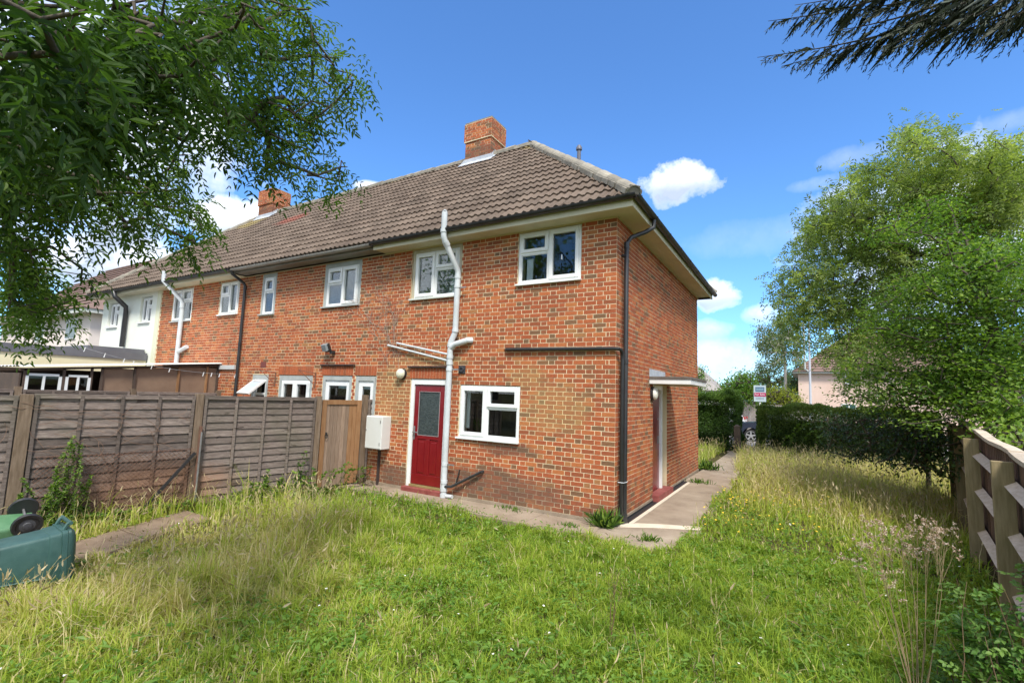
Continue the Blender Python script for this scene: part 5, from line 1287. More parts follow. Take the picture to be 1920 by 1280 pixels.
# ---- the ash at upper left
rg = np.random.default_rng(21)
ASH = [(110, 70, 230, 110, 2.7, 40), (60, 40, 160, 90, 1.9, 8), (230, 140, 190, 90, 3.2, 36), (80, 220, 190, 100, 3.8, 40), (330, 40, 160, 70, 3.4, 34), (300, 190, 110, 50, 3.3, 16), (170, 330, 180, 70, 4.8, 52), (60, 370, 110, 80, 4.6, 30),
       (470, 20, 120, 50, 4.3, 30), (555, 50, 50, 50, 4.6, 10), (560, 120, 80, 34, 4.9, 18), (630, 155, 42, 36, 5.1, 14), (580, 205, 66, 28, 5.0, 14), (470, 200, 80, 30, 4.6, 18), (430, 245, 90, 28, 4.6, 15), (545, 265, 60, 22, 4.8, 11), (380, 130, 70, 50, 3.9, 15),
       (590, 328, 14, 6, 5.2, 3), (640, 320, 16, 22, 5.2, 6), (520, 312, 24, 12, 5.0, 4),
       (330, 285, 30, 24, 4.6, 4), (300, 375, 60, 40, 5.0, 16), (370, 415, 28, 22, 5.3, 9), (352, 455, 22, 20, 5.4, 8), (240, 420, 50, 16, 5.0, 6),
       (50, 465, 60, 30, 5.4, 13), (85, 525, 80, 30, 5.8, 24), (55, 575, 50, 24, 5.9, 14), (110, 570, 40, 20, 5.9, 9), (10, 420, 40, 80, 5.0, 9), (150, 505, 16, 24, 5.8, 3)]
tips = ell_tips([(a, b, c, d, e, f) for a, b, c, d, e, f in ASH], rg)
trunk = [(-3.9, -8.9, -.1), (-3.85, -8.85, 1.2), (-3.7, -8.8, 2.4), (-3.3, -8.5, 3.6), (-2.6, -8.2, 4.5), (-1.7, -7.7, 5.0)]
tips = np.concatenate([tips, unit(rg.normal(0, 1, (230, 3)))*(rg.random((230, 1))**.4)*np.array([2.9, 2.4, 2.3])+np.array([-7.6, -10.6, 7.0])])  # unseen extra crown, added so the window panes reflect dark leaves
sk = skeleton(trunk, tips, .35, .5, .06, rg, .0045, .46, .16, np.array([.20, .18, .16, .13, .10, .07]))
ash = thing('ash_tree', 'ash tree reaching in from the left with dark hanging compound leaves', 'tree', (-3.9, -8.9, 0))
skeleton_mesh('trunk', sk, BARK, ash, sides=7)
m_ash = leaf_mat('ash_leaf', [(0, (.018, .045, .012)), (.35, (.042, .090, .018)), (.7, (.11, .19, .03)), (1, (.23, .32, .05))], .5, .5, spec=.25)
K = 5; idx = np.repeat(np.arange(len(tips)), K); n = len(idx)
back = rg.random(n)*.42; B = tips[idx]-sk[3][idx]*back[:, None]+rg.normal(0, .03, (n, 3))
D = sk[3][idx]*.5+rg.normal(0, .65, (n, 3))+np.array([0, 0, -.35])
cl = np.repeat(rg.random(len(tips)), K)
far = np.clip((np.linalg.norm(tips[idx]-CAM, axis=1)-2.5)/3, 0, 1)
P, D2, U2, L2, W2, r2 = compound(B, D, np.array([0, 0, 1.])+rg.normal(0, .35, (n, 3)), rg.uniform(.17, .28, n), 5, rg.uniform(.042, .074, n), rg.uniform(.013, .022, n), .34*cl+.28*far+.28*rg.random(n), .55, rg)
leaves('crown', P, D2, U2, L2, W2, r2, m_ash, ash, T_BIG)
# leaf stalks
ra = rg.random(n)
# ---- conifer spray, upper right
rg = np.random.default_rng(5)
cy = thing('cypress_tree', 'dark feathery cypress branch hanging in from the top right', 'tree', (6.2, -5.2, 0))
mbr = MB(); mbr.tube([(7.0, -5.3, -.1), (6.95, -5.3, 2.5), (6.9, -5.3, 6.5), (6.9, -5.3, 9)], [.24, .2, .12, .03], 10)
def spray(a, b, n_side, ln, rr_=.010):
    a, b = np.asarray(a), np.asarray(b); return a, b
m_cyp = leaf_mat('cypress_scale_leaf', [(0, (.020, .030, .016)), (1, (.05, .065, .035))], .6, .1)
SP = [((2000, -60), (1420, 108), 3.6, 3.3), ((1900, -60), (1465, 125), 3.5, 3.3), ((1960, -40), (1650, 88), 3.3, 3.2), ((2010, -50), (1745, 82), 3.3, 3.2), ((2050, -70), (1868, 50), 3.2, 3.1), ((1800, -60), (1440, 40), 3.6, 3.4), ((1800, -80), (1490, 10), 3.5, 3.5), ((1900, -50), (1560, 60), 3.4, 3.3), ((1940, -70), (1700, 50), 3.3, 3.2), ((2100, -60), (1790, 60), 3.3, 3.2), ((1880, -60), (1600, 20), 3.5, 3.4), ((1990, -80), (1830, 30), 3.2, 3.1)]
PP, DD, LL, WW = [], [], [], []
org = at(2150, -160, 4.2)
mbr.tube([(6.92, -5.3, 5.4), (5.6, -5.1, 5.3), tuple(org)], [.07, .05, .035], 7)
for (q0, q1, d0, d1) in SP:
    a, b = at(*q0, d0), at(*q1, d1); L = np.linalg.norm(b-a); mbr.tube([org, a], [.02, .012], 5)
    side = unit(np.cross(b-a, np.array([0, 0, 1.]))); dn = np.array([0, 0, -1.])
    pts = []
    for k in range(21):
        t = k/20; pts.append(a+(b-a)*t+dn*.06*L*math.sin(t*math.pi))
    mbr.tube(pts, list(np.linspace(.010, .0015, 21)), 4)
    ns = int(L/.028)
    for k in range(ns):
        t = .03+.95*k/ns; c = a+(b-a)*t+dn*.06*L*math.sin(t*math.pi); fwd = unit(b-a)
        sl_ = (.05+.23*(1-t)**.6*min(1, (1-t)*4+.15))*rg.uniform(.6, 1.1)
        d = unit(fwd*.8+side*rg.choice([-1, 1])*rg.uniform(.2, .8)+dn*rg.uniform(.25, .9)); e = c+d*sl_
        nn_ = max(5, int(sl_/.0065))
        for j in range(nn_):
            u = j/nn_; p = c+(e-c)*u+dn*.08*sl_*u*u; PP.append(p); dd = d+rg.normal(0, .45, 3)+dn*.15; DD.append(dd); LL.append(rg.uniform(.018, .040)*(1.15-u*.5)); WW.append(.0058)
        PP.append(c); DD.append(e-c); LL.append(sl_); WW.append(.004)
mbr.build('trunk', BARK, cy, smooth=True)
PP = np.array(PP); leaves('crown', PP, np.array(DD), rg.normal(0, 1, (len(PP), 3)), np.array(LL), np.array(WW), rg.random(len(PP)), m_cyp, cy)

# ---- generic broadleaf tree
def cloud_tree(name, label, base, specs, seed, mt, leafL, leafW, per, spread, pinn=0, trunk_h=2.5, tr=.16, bark=BARK, dj=.12, droop=.3, tpl=T_SMALL, lean=(0, 0), up=.2, group=None, step=.7, rb=(0, 1), twig=.007, flat=0.0):
    rg = np.random.default_rng(seed); tips = ell_tips(specs, rg, dj) if not callable(specs[0]) else specs[0](rg)
    tips = tips[tips[:, 2] > .25]
    c = tips.mean(0); b = np.array(base, float)
    tk = [b+(0, 0, -.1), b+np.array([0, 0, trunk_h*.5]), b+np.array([0, 0, trunk_h])+np.array([*lean, 0])*.3]
    tp = np.array([c[0]*.6+b[0]*.4, c[1]*.6+b[1]*.4, tips[:, 2].max()*.72]); tk += [tk[2]*.6+tp*.4, tk[2]*.25+tp*.75, tp]
    sk = skeleton(tk, tips, step, .4, .0, rg, twig, .45, tr*.8, np.linspace(tr, tr*.3, 6))
    root = thing(name, label, 'tree', tuple(base), group); skeleton_mesh('trunk', sk, bark, root, sides=5)
    idx = np.repeat(np.arange(len(tips)), per); n = len(idx)
    B = tips[idx]-sk[3][idx]*(rg.random(n)*spread*1.2)[:, None]+rg.normal(0, spread*.45, (n, 3))*np.array([1, 1, 1-.6*flat])
    D = sk[3][idx]*.5+rg.normal(0, .7, (n, 3))*np.array([1, 1, 1-.7*flat])+np.array([0, 0, -droop])
    cl = np.repeat(rg.random(len(tips)), per); hz = np.clip((B[:, 2]-c[2])/(tips[:, 2].max()-c[2]+.01), -1, 1)
    base_r = rb[0]+(rb[1]-rb[0])*(.55*cl+.36*rg.random(n)+.05)
    Nn = np.array([0, 0, 1.])+rg.normal(0, .55-.3*flat, (n, 3))
    if pinn:
        P, D2, U2, L2, W2, r2 = compound(B, D, Nn, rg.uniform(.8, 1.2, n)*leafL*pinn*.75, pinn, rg.uniform(.8, 1.2, n)*leafL, leafW, base_r, droop, rg)
    else: P, D2, U2, L2, W2, r2 = B, D, Nn, rg.uniform(.7, 1.25, n)*leafL, rg.uniform(.75, 1.2, n)*leafW, np.clip(base_r, 0, 1)
    leaves('crown', P, D2, U2, L2, W2, r2, mt, root, tpl)
    return root
m_airy = leaf_mat('light_green_leaf', [(0, (.075, .12, .035)), (.35, (.17, .23, .065)), (.7, (.30, .37, .11)), (1, (.42, .46, .17))], .5, .55)
m_dark = leaf_mat('mid_green_leaf', [(0, (.020, .06, .014)), (.3, (.065, .135, .026)), (.6, (.16, .27, .045)), (1, (.33, .43, .08))], .45, .48)
m_hedge = leaf_mat('hedge_leaf', [(0, (.028, .055, .014)), (.35, (.065, .11, .025)), (.7, (.14, .20, .04)), (1, (.26, .30, .07))], .5, .35)
m_bright = leaf_mat('bright_green_leaf', [(0, (.05, .12, .015)), (.5, (.10, .20, .02)), (1, (.19, .29, .03))], .5, .4)
m_yellow = leaf_mat('yellow_green_leaf', [(0, (.11, .15, .015)), (.5, (.21, .25, .02)), (1, (.32, .32, .03))], .5, .4)
m_far = leaf_mat('far_green_leaf', [(0, (.035, .07, .02)), (.5, (.065, .115, .035)), (1, (.11, .17, .05))], .5, .3)
m_birch = leaf_mat('birch_leaf', [(0, (.09, .13, .05)), (.5, (.15, .20, .08)), (1, (.24, .28, .12))], .5, .4)
AIRY = [(1740, 300, 70, 60, 19, 90), (1660, 370, 90, 70, 19, 150), (1820, 350, 110, 70, 19.5, 170), (1580, 440, 80, 60, 19, 130), (1530, 540, 70, 60, 18.5, 110), (1500, 500, 30, 50, 18.5, 28), (1620, 520, 90, 70, 19, 150), (1740, 460, 120, 80, 20, 190), (1890, 330, 60, 50, 19, 80), (1880, 440, 90, 90, 20, 160),
        (1555, 620, 80, 50, 18.5, 100), (1480, 600, 24, 30, 18.5, 14), (1690, 600, 90, 60, 19, 100), (1620, 690, 50, 50, 19, 40), (1560, 380, 30, 30, 19, 20), (1700, 262, 20, 24, 19, 10), (1770, 250, 18, 20, 19, 8), (1610, 320, 20, 22, 19, 9), (1850, 275, 30, 14, 19, 9), (1900, 270, 25, 14, 19, 8), (1520, 450, 20, 24, 18.5, 10), (1462, 540, 14, 20, 18.5, 6), (1540, 410, 16, 18, 18.8, 8)]
cloud_tree('ash_tree', 'tall airy light green tree behind the dark bushy one on the right', (7.6, 11.3, 0), [(a, b, c, d, e, max(4, int(f*.52))) for a, b, c, d, e, f in AIRY], 31, m_airy, .115, .042, 17, .48, pinn=3, trunk_h=2.8, tr=.2, droop=.25, step=.8)
DARK = [(1830, 470, 70, 40, 12.5, 70), (1760, 540, 110, 45, 12, 120), (1880, 540, 80, 70, 12, 120), (1720, 620, 120, 40, 12, 120), (1860, 650, 100, 60, 11.5, 140), (1700, 690, 110, 40, 12, 110), (1820, 720, 130, 50, 11.5, 160), (1740, 760, 110, 36, 11.5, 90), (1880, 760, 70, 40, 11, 70), (1620, 730, 50, 34, 12.5, 34), (1690, 440, 60, 26, 13, 34), (1750, 390, 60, 22, 13, 26), (1650, 590, 40, 30, 12.5, 24), (1960, 620, 60, 200, 11.5, 120)]
cloud_tree('hornbeam_tree', 'bushy mid green tree with layered sprays overhanging the wooden fence on the right', (5.75, 4.4, 0), [(a, b, c, d, e, int(f*.55)) for a, b, c, d, e, f in DARK], 32, m_dark, .074, .042, 66, .42, trunk_h=1.6, tr=.12, droop=.2, dj=.14, step=.45, flat=.85)
# low hanging skirt and shrubs below it
SK = [(1640, 800, 90, 26, 14, 90), (1730, 815, 80, 30, 13, 90), (1600, 840, 60, 18, 14.5, 40), (1690, 850, 70, 24, 13, 60), (1780, 860, 40, 40, 12, 40), (1560, 800, 50, 24, 15, 44)]
cloud_tree('holly_bush', 'dark low shrub filling the shade between the hedge and the wooden fence', (4.9, 6.9, 0), SK, 33, leaf_mat('dark_shrub_leaf', [(0, (.015, .035, .010)), (.6, (.04, .08, .02)), (1, (.10, .17, .03))], .4, .2), .075, .042, 20, .26, trunk_h=.5, tr=.06, step=.4)['category'] = 'shrub'
cloud_tree('elder_bush', 'bright leaved shrub just behind the top rail of the wooden fence', (6.3, 3.9, 0), [(1868, 808, 50, 18, 10, 26), (1915, 830, 30, 22, 9, 16)], 34, m_dark, .09, .05, 14, .22, trunk_h=.6, tr=.05, step=.4, rb=(.35, 1))['category'] = 'shrub'

# ---- hedges
def hedge(name, label, x0, x1, y0, y1, z0, z1, seed, n, mt, leafL=.05, lumps=.22, core=(.012, .02, .008), round_=.3):
    rg = np.random.default_rng(seed); root = thing(name, label, 'hedge', ((x0+x1)/2, (y0+y1)/2, 0))
    K = 14; mb = MB(); cm = mat('hedge_dark_core', (.020, .024, .012), (.035, .034, .018), 14, 1)
    mb.box(x0+.42, x1-.42, y0+.42, y1-.42, z0, z1-.5, .5).build('dark_core', cm, root)  # near-black box stands in for the shade inside the hedge
    q = rg.random(n); P = np.stack([rg.uniform(x0, x1, n), rg.uniform(y0, y1, n), rg.uniform(z0, z1, n)], -1)
    face = rg.choice(5, n, p=[.36, .10, .12, .12, .30]); d = np.abs(rg.normal(0, .10, n))
    def lump(a, b): return (vnoise(a, b, 1.3, seed)-.5)*lumps+(vnoise(a, b, 3.9, seed+1)-.5)*lumps*.5
    P[:, 1] = np.where(face == 0, y0+d+lump(P[:, 0], P[:, 2]), P[:, 1]); P[:, 1] = np.where(face == 1, y1-d, P[:, 1])
    P[:, 0] = np.where(face == 2, x0+d+lump(P[:, 1], P[:, 2]), P[:, 0]); P[:, 0] = np.where(face == 3, x1-d+lump(P[:, 1], P[:, 2]+9), P[:, 0])
    P[:, 2] = np.where(face == 4, z1-d+lump(P[:, 0], P[:, 1]), P[:, 2])
    # rounded shoulders
    ez = np.clip((P[:, 2]-(z1-round_))/round_, 0, 1); ey = np.clip((y0+round_-P[:, 1])/round_, 0, 1)
    P[:, 1] += ez**2*ey*.12; P[:, 2] -= ey**2*ez*.10
    out_ = np.stack([(face == 3)*1.-(face == 2)*1., (face == 1)*1.-(face == 0)*1., (face == 4)*1.+.15], -1)
    D = out_*.7+rg.normal(0, .6, (n, 3))+np.array([0, 0, .25]); Nn = out_+rg.normal(0, .6, (n, 3))
    rr_ = np.clip(.40*rg.random(n)+.30*vnoise(P[:, 0]+P[:, 1], P[:, 2], 2.2, seed+3)+.34*((P[:, 2]-z0)/(z1-z0))**2, 0, 1)  # leaf colour lightened towards the top, highlights painted in
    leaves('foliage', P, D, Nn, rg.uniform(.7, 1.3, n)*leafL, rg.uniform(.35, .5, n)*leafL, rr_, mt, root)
    return root
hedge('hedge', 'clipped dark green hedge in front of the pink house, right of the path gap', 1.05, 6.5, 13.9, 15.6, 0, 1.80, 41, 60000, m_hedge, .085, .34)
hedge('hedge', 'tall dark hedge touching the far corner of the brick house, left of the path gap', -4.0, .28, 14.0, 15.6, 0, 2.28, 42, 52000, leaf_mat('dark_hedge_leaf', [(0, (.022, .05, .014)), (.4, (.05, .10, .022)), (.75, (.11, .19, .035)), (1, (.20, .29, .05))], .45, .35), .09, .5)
# bramble with pale leaves in front of the right hedge
rg = np.random.default_rng(8)
def sprig_plant(name, label, cat, stems, seed, mt, leafL, leafW, n_per, m_stem, rad=.004, rb=(.2, 1), pinn=0, droop=.2, tpl=T_BIG, parent=None):
    """stems: list of polylines"""
    rg = np.random.default_rng(seed); root = parent or thing(name, label, cat, tuple(np.array(stems[0][0])*(1, 1, 0)))
    mb = MB(); P, D = [], []
    for s in stems:
        s = [np.asarray(p, float) for p in s]; mb.tube(s, list(np.linspace(rad, rad*.4, len(s))), 5)
        for k in range(n_per):
            t = rg.uniform(.12, 1)*(len(s)-1); i = min(int(t), len(s)-2); f = t-i; P.append(s[i]*(1-f)+s[i+1]*f)
            dv_ = unit(s[i+1]-s[i])*.4+rg.normal(0, .6, 3); dv_[2] = dv_[2]*.5; D.append(dv_)
    mb.build('stem', m_stem, root, smooth=True); P, D = np.array(P), np.array(D); n = len(P)
    r_ = rb[0]+(rb[1]-rb[0])*rg.random(n); Nn = np.array([0, 0, 1.])+rg.normal(0, .35, (n, 3))
    if pinn: P, D, Nn, L_, W_, r_ = compound(P, D, Nn, rg.uniform(.8, 1.2, n)*leafL*pinn*.9, pinn, rg.uniform(.8, 1.15, n)*leafL, leafW, r_, droop, rg)
    else: L_, W_ = rg.uniform(.7, 1.2, n)*leafL, rg.uniform(.8, 1.2, n)*leafW
    leaves('foliage', P, D, Nn, L_, W_, r_, mt, root, tpl); return root
GSTEM = mat('green_stem', (.08, .10, .035), (.12, .12, .05), 8, .7); DSTEM = mat('dry_stem', (.15, .12, .05), (.24, .17, .09), 8, .8); RSTEM = mat('reddish_stem', (.13, .07, .04), (.16, .11, .05), 8, .7)
def arc(a, b, h, k=6, j=0.03):
    a, b = np.asarray(a, float), np.asarray(b, float)
    return [a*(1-t)+b*t+np.array([0, 0, h*math.sin(t*math.pi*.9)])+rg.normal(0, j, 3)*math.sin(t*math.pi) for t in np.linspace(0, 1, k)]
st = []
for (u, v, uu, vv2) in ((1475, 835, 1500, 800), (1470, 838, 1520, 798), (1490, 835, 1540, 812), (1520, 830, 1545, 800), (1465, 830, 1480, 822)):
    a = onp(u, v, 1, 13.6); a[2] = max(a[2], 0); st.append(arc(a*(1, 1, 0), onp(uu, vv2, 1, 13.5), .35))
sprig_plant('bramble', 'pale green bramble shoots climbing the front of the clipped hedge', 'bramble', st, 9, m_bright, .085, .06, 34, GSTEM, .006, (.5, 1))

# ---- background trees
cloud_tree('birch_tree', 'slender birch with white trunk and drooping pale leaves left of the pink house', tuple(onp(1474, 760, 1, 38)*(1, 1, 0)), [(1455, 625, 40, 34, 44, 70), (1478, 650, 30, 30, 44, 40), (1440, 665, 22, 34, 44, 34), (1490, 610, 26, 30, 44, 24), (1425, 640, 12, 26, 44, 12), (1500, 660, 18, 24, 44, 12)], 51, m_birch, .20, .09, 30, .5, trunk_h=5.5, tr=.13, bark=BIRCHBARK, droop=.9, dj=.05, step=1.2, twig=.014)
FAR = [('far_tree', 'round mid green tree far behind the for sale sign', (-1, 58, 0), [(1445, 715, 46, 42, 62, 240), (1485, 735, 26, 34, 62, 110), (1420, 735, 34, 30, 62, 120)], m_far, .22, 52), ('far_tree', 'bright green tree left of the for sale sign behind the grey fence', (-2, 34, 0), [(1385, 728, 30, 26, 39, 140), (1360, 738, 16, 18, 39, 44), (1402, 712, 14, 14, 39, 30), (1412, 745, 22, 14, 39, 50)], m_bright, .17, 53),
       ('golden_shrub', 'yellow green shrub between the for sale sign and the pink house', (1.5, 34, 0), [(1468, 745, 30, 16, 40, 120), (1445, 740, 20, 12, 40, 50), (1490, 750, 14, 10, 40, 30)], m_yellow, .13, 54),
       ('far_tree', 'dark green tree rising just left of the pink house roof', (4, 48, 0), [(1490, 720, 16, 30, 52, 70), (1500, 690, 10, 16, 52, 20)], m_far, .2, 55), ('far_tree', 'green tree top showing past the far corner of the brick house', (-9, 42, 0), [(1316, 715, 10, 26, 46, 40), (1300, 720, 14, 20, 46, 30)], m_bright, .18, 56),
       ('far_tree', 'large tree mass far right behind the airy tree', (22, 46, 0), [(1700, 720, 160, 60, 55, 260), (1880, 680, 120, 90, 52, 260)], m_far, .24, 57)]
for nm, lb, bs, sp_, mm, ll, sd2 in FAR:
    sp_ = [(a, b_, c_, d_, e_, int(f_)) for a, b_, c_, d_, e_, f_ in sp_]
    cloud_tree(nm, lb, bs, sp_, sd2, mm, ll, ll*.6, 16, .55, trunk_h=1.5, tr=.2, step=1.6, dj=.05, twig=.02)
for o_ in bpy.data.objects:
    if o_.name.startswith('golden_shrub'): o_['category'] = 'shrub'

# trees behind the photographer, seen reflected in the window panes
def crown_ball(cx, cy_, cz, rx, rz, n):
    def f(rgx):
        v = unit(rgx.normal(0, 1, (n, 3)))*(rgx.random((n, 1))**.4); return v*np.array([rx, rx*.8, rz])+np.array([cx, cy_, cz])
    return f
cloud_tree('lime_tree', 'big green tree reflected in the upstairs window panes, behind the photographer', (-6, -26, 0), [crown_ball(-6, -26, 9.5, 6.5, 7.5, 520)], 91, m_dark, .34, .22, 16, .8, trunk_h=3, tr=.3, step=1.2)
cloud_tree('lime_tree', 'second big tree behind the photographer, seen only as a reflection in the window glass', (-17, -23, 0), [crown_ball(-17, -23, 9.0, 6.5, 7.0, 480)], 92, m_dark, .34, .22, 16, .8, trunk_h=3, tr=.3, step=1.2)

# ---- plants by the fences
rg = np.random.default_rng(61)
def tall(px, py, px2, py2, axis, val, k=6, n=6, spread=.15):
    out_ = []
    for _ in range(n):
        a = onp(px, py, axis, val)+np.array([rg.normal(0, spread*.4), rg.normal(0, spread*.4), 0]); a[2] = 0
        b = onp(px2, py2, axis, val)+rg.normal(0, spread, 3); b[2] = b[2]*rg.uniform(.65, 1); out_.append(arc(a, b, .06, k))
    return out_
def onfence(px, py, off=.2):
    d = ray(px, py); nrm = np.array([*fn, 0]); p0 = fpt(0, off); t = ((p0-CAM)@nrm)/(d@nrm); return CAM+d*t
def fshoots(cx, top, n, w, off=.22):
    out_ = []
    for _ in range(n):
        b = onfence(cx+rg.normal(0, w), top+abs(rg.normal(0, 40)), off+rg.uniform(-.05, .15)); a = b.copy(); a[2] = 0; a[:2] += rg.normal(0, .12, 2); out_.append(arc(a, b, .0, 6, .05))
    return out_
sprig_plant('climbing_plant', 'leafy shoot standing up against the left fence panel behind the bins', 'plant', fshoots(148, 815, 8, 10)+fshoots(115, 880, 16, 26)+fshoots(70, 920, 10, 40), 62, m_dark, .040, .024, 120, GSTEM, .006, (.25, .9))
sprig_plant('climbing_plant', 'thin ivy shoot climbing the fence panel beside the garden gate', 'plant', fshoots(565, 825, 4, 4, .08)+fshoots(560, 880, 6, 10, .12), 63, m_dark, .045, .032, 46, GSTEM, .004, (.1, .7))
sprig_plant('bramble', 'low bramble tangle at the foot of the fence beside the garden gate', 'bramble', fshoots(520, 880, 22, 36, .35)+fshoots(440, 915, 14, 40, .3)+fshoots(590, 900, 10, 30, .4), 64, m_dark, .065, .045, 48, GSTEM, .004, (.15, .95))
sprig_plant('bramble', 'bramble arch of bright leaves leaning over the bottom of the garden gate', 'bramble', [arc(fpt(2.0, .4), onfence(665, 880, .45), .25)]+[arc(fpt(1.9+.2*k, .35), fpt(2.2+.2*k, .45, .35), .15) for k in range(5)], 65, m_bright, .055, .038, 40, GSTEM, .004, (.3, 1))
sprig_plant('climbing_plant', 'small yellowish shoots on the netting of the left fence', 'plant', fshoots(205, 935, 5, 10, .2), 66, m_yellow, .028, .018, 26, GSTEM, .003)
sprig_plant('ground_ivy', 'low green weeds along the foot of the left fence by the brown slabs', 'plant', [arc(fpt(s, .12), fpt(s+rg.uniform(-.15, .2), .2+rg.random()*.16, rg.uniform(.05, .16)), .04, 4) for s in np.linspace(-2.2, -.1, 60)], 67, m_dark, .045, .032, 20, GSTEM, .003, (.3, .8))
sprig_plant('weed', 'dark dead-looking weed at the wall below the meter cabinet', 'weed', [arc((-5.15+rg.normal(0, .15), -.25, 0), (-5.05+rg.normal(0, .2), -.3, rg.uniform(.2, .5)), .02, 4) for _ in range(12)], 68, leaf_mat('brown_green_leaf', [(0, (.05, .045, .02)), (1, (.09, .085, .03))]), .04, .018, 22, DSTEM, .004)
# dead creeper stems on the wall and dry tendrils on the fence
cr = thing('dead_creeper', 'leafless dead creeper stems clinging to the brick wall above the waste pipes', 'creeper', (-4.9, -.02, 2.5)); mb = MB()
rg = np.random.default_rng(70)
def creep(p, ang, L, depth):
    pts = [np.array([p[0], -.012, p[1]])]; n = max(2, int(L/.10)); x, z = p
    for k in range(n):
        ang += rg.normal(0, .22); x += math.cos(ang)*.10; z += math.sin(ang)*.10
        if z > 4.6: break
        pts.append(np.array([x, -.010-.008*rg.random(), z]))
        if depth < 3 and rg.random() < .42: creep((x, z), ang+rg.choice([-1, 1])*rg.uniform(.3, .9), L*.45*rg.uniform(.5, 1), depth+1)
    if len(pts) > 1: mb.tube(pts, list(np.linspace(.0042-.0008*depth, .0015, len(pts))), 4)
for (x, z, a, L) in ((-4.95, 2.55, 1.7, 2.0), (-4.85, 2.6, 1.35, 1.9), (-4.9, 2.45, 2.0, 1.8), (-4.8, 2.95, 1.55, 1.6), (-5.3, 3.0, 1.9, 1.4), (-4.62, 2.35, 1.5, 2.2), (-4.75, 2.5, 1.15, 1.3)): creep((x, z), a, L, 0)
mb.build('stem', mat('grey_dead_stem', (.24, .17, .13), (.32, .25, .20), 6, .9), cr)
cr = thing('dead_creeper', 'dry brown tendrils trailing over the top of the left fence panel', 'creeper', tuple(fpt(-1, .08, 1))); mb = MB()
for _ in range(34):
    s, z = rg.uniform(-2.3, -.3), rg.uniform(.9, 1.7); a = rg.uniform(-.6, .3); pts = []
    for k in range(rg.integers(5, 13)):
        a += rg.normal(0, .3); s += math.cos(a)*.08; z += math.sin(a)*.06-.006
        if s > -.1 or z > 1.76: break
        pts.append(fpt(s, .055+.03*rg.random(), z))
    if len(pts) > 2: mb.tube(pts, .0028, 4)
mb.build('stem', mat('brown_tendril', (.16, .09, .06), (.24, .15, .10), 6, .9), cr)

# right foreground: dead ragwort, leafy saplings
rg = np.random.default_rng(71)
rw = thing('dead_ragwort', 'tall dried ragwort with brown fluffy seed heads standing before the wooden fence', 'weed', tuple(onp(1712, 1262, 2, 0))); mb = MB(); hp, hd_ = [], []
rb_ = onp(1712, 1262, 2, 0); RD = 5.1
def wpt(px, py, d=None): return at(px, py, RD if d is None else d)
rb_ = at(1718, 1300, 4.6); rb_[2] = 0
for (px, py) in ((1640, 985), (1625, 1015), (1660, 1000), (1600, 1060), (1690, 1010), (1720, 990), (1745, 985), (1760, 1010), (1735, 1030), (1775, 1025), (1660, 1090), (1705, 1040), (1650, 1040)):
    b = at(px, py, 4.55+rg.uniform(-.15, .2)); ml = rb_*.55+b*.45; ml[2] = b[2]*.42; ml += rg.normal(0, .02, 3); s = [rb_, rb_*.7+ml*.3+rg.normal(0, .008, 3), ml, (ml+b)/2+rg.normal(0, .015, 3), b]; mb.tube(s, [.0042, .0036, .0028, .0018, .0011], 5)
    for k in range(10):
        c = b+rg.normal(0, 1, 3)*np.array([.055, .055, .035])+np.array([0, 0, .02]); q0 = ml*.35+b*.65 if k % 2 else (ml+b*3)/4
        mb.tube([q0, (q0+c)/2+rg.normal(0, .008, 3), c], [.0009, .0008, .0006], 3)
        for _ in range(3): hp.append(c+rg.normal(0, .012, 3))
mb.build('stem', DSTEM, rw, smooth=True); hp = np.array(hp); hp = np.repeat(hp, 9, 0); n = len(hp)
leaves('seed_head', hp, rg.normal(0, 1, (n, 3))+np.array([0, 0, .4]), rg.normal(0, 1, (n, 3)), rg.uniform(.009, .019, n), .006, rg.random(n), leaf_mat('seed_fluff', [(0, (.24, .12, .07)), (.4, (.46, .32, .23)), (1, (.72, .62, .52))], .8, .2), rw)
t = thing('dry_stalk', 'single tall brown dry stalk rising from the middle of the lawn', 'weed', tuple(onp(1145, 1200, 2, 0))); a = onp(1145, 1200, 2, 0); q = onp(1156, 1078, 1, a[1]+.02); mb = MB()
for k in range(5):
    q2 = q+rg.normal(0, .03, 3); m2 = (a+q)/2+rg.normal(0, .015, 3); mb.tube([a+rg.normal(0, .008, 3), m2, q2], [.0028, .0022, .001], 4)
    for _ in range(7): f_ = rg.uniform(.3, 1); c_ = m2*(1-f_)+q2*f_; mb.tube([c_, c_+np.array([rg.normal(0, .02), rg.normal(0, .02), .04])], [.0012, .002], 3)
mb.build('stem', RSTEM, t)
st = []
rg = np.random.default_rng(72)
for _ in range(34):
    u = rg.uniform(1760, 1960); v = 1060+rg.random()*150+max(0, 1800-u)*1.2; d = rg.uniform(4.2, 4.9); b = at(u, v, d); a = b.copy(); a[2] = 0; a[0] += rg.normal(.1, .12); a[1] += rg.normal(0, .12)
    st.append(arc(a, b, .05, 5, .02))
sprig_plant('dog_rose', 'leafy green rose suckers in the bottom right corner beside the wooden fence', 'shrub', st, 73, leaf_mat('rose_leaf', [(0, (.045, .115, .02)), (.5, (.10, .20, .035)), (1, (.18, .29, .06))], .45, .4), .036, .022, 15, RSTEM, .004, (.1, 1), pinn=3, droop=.25)
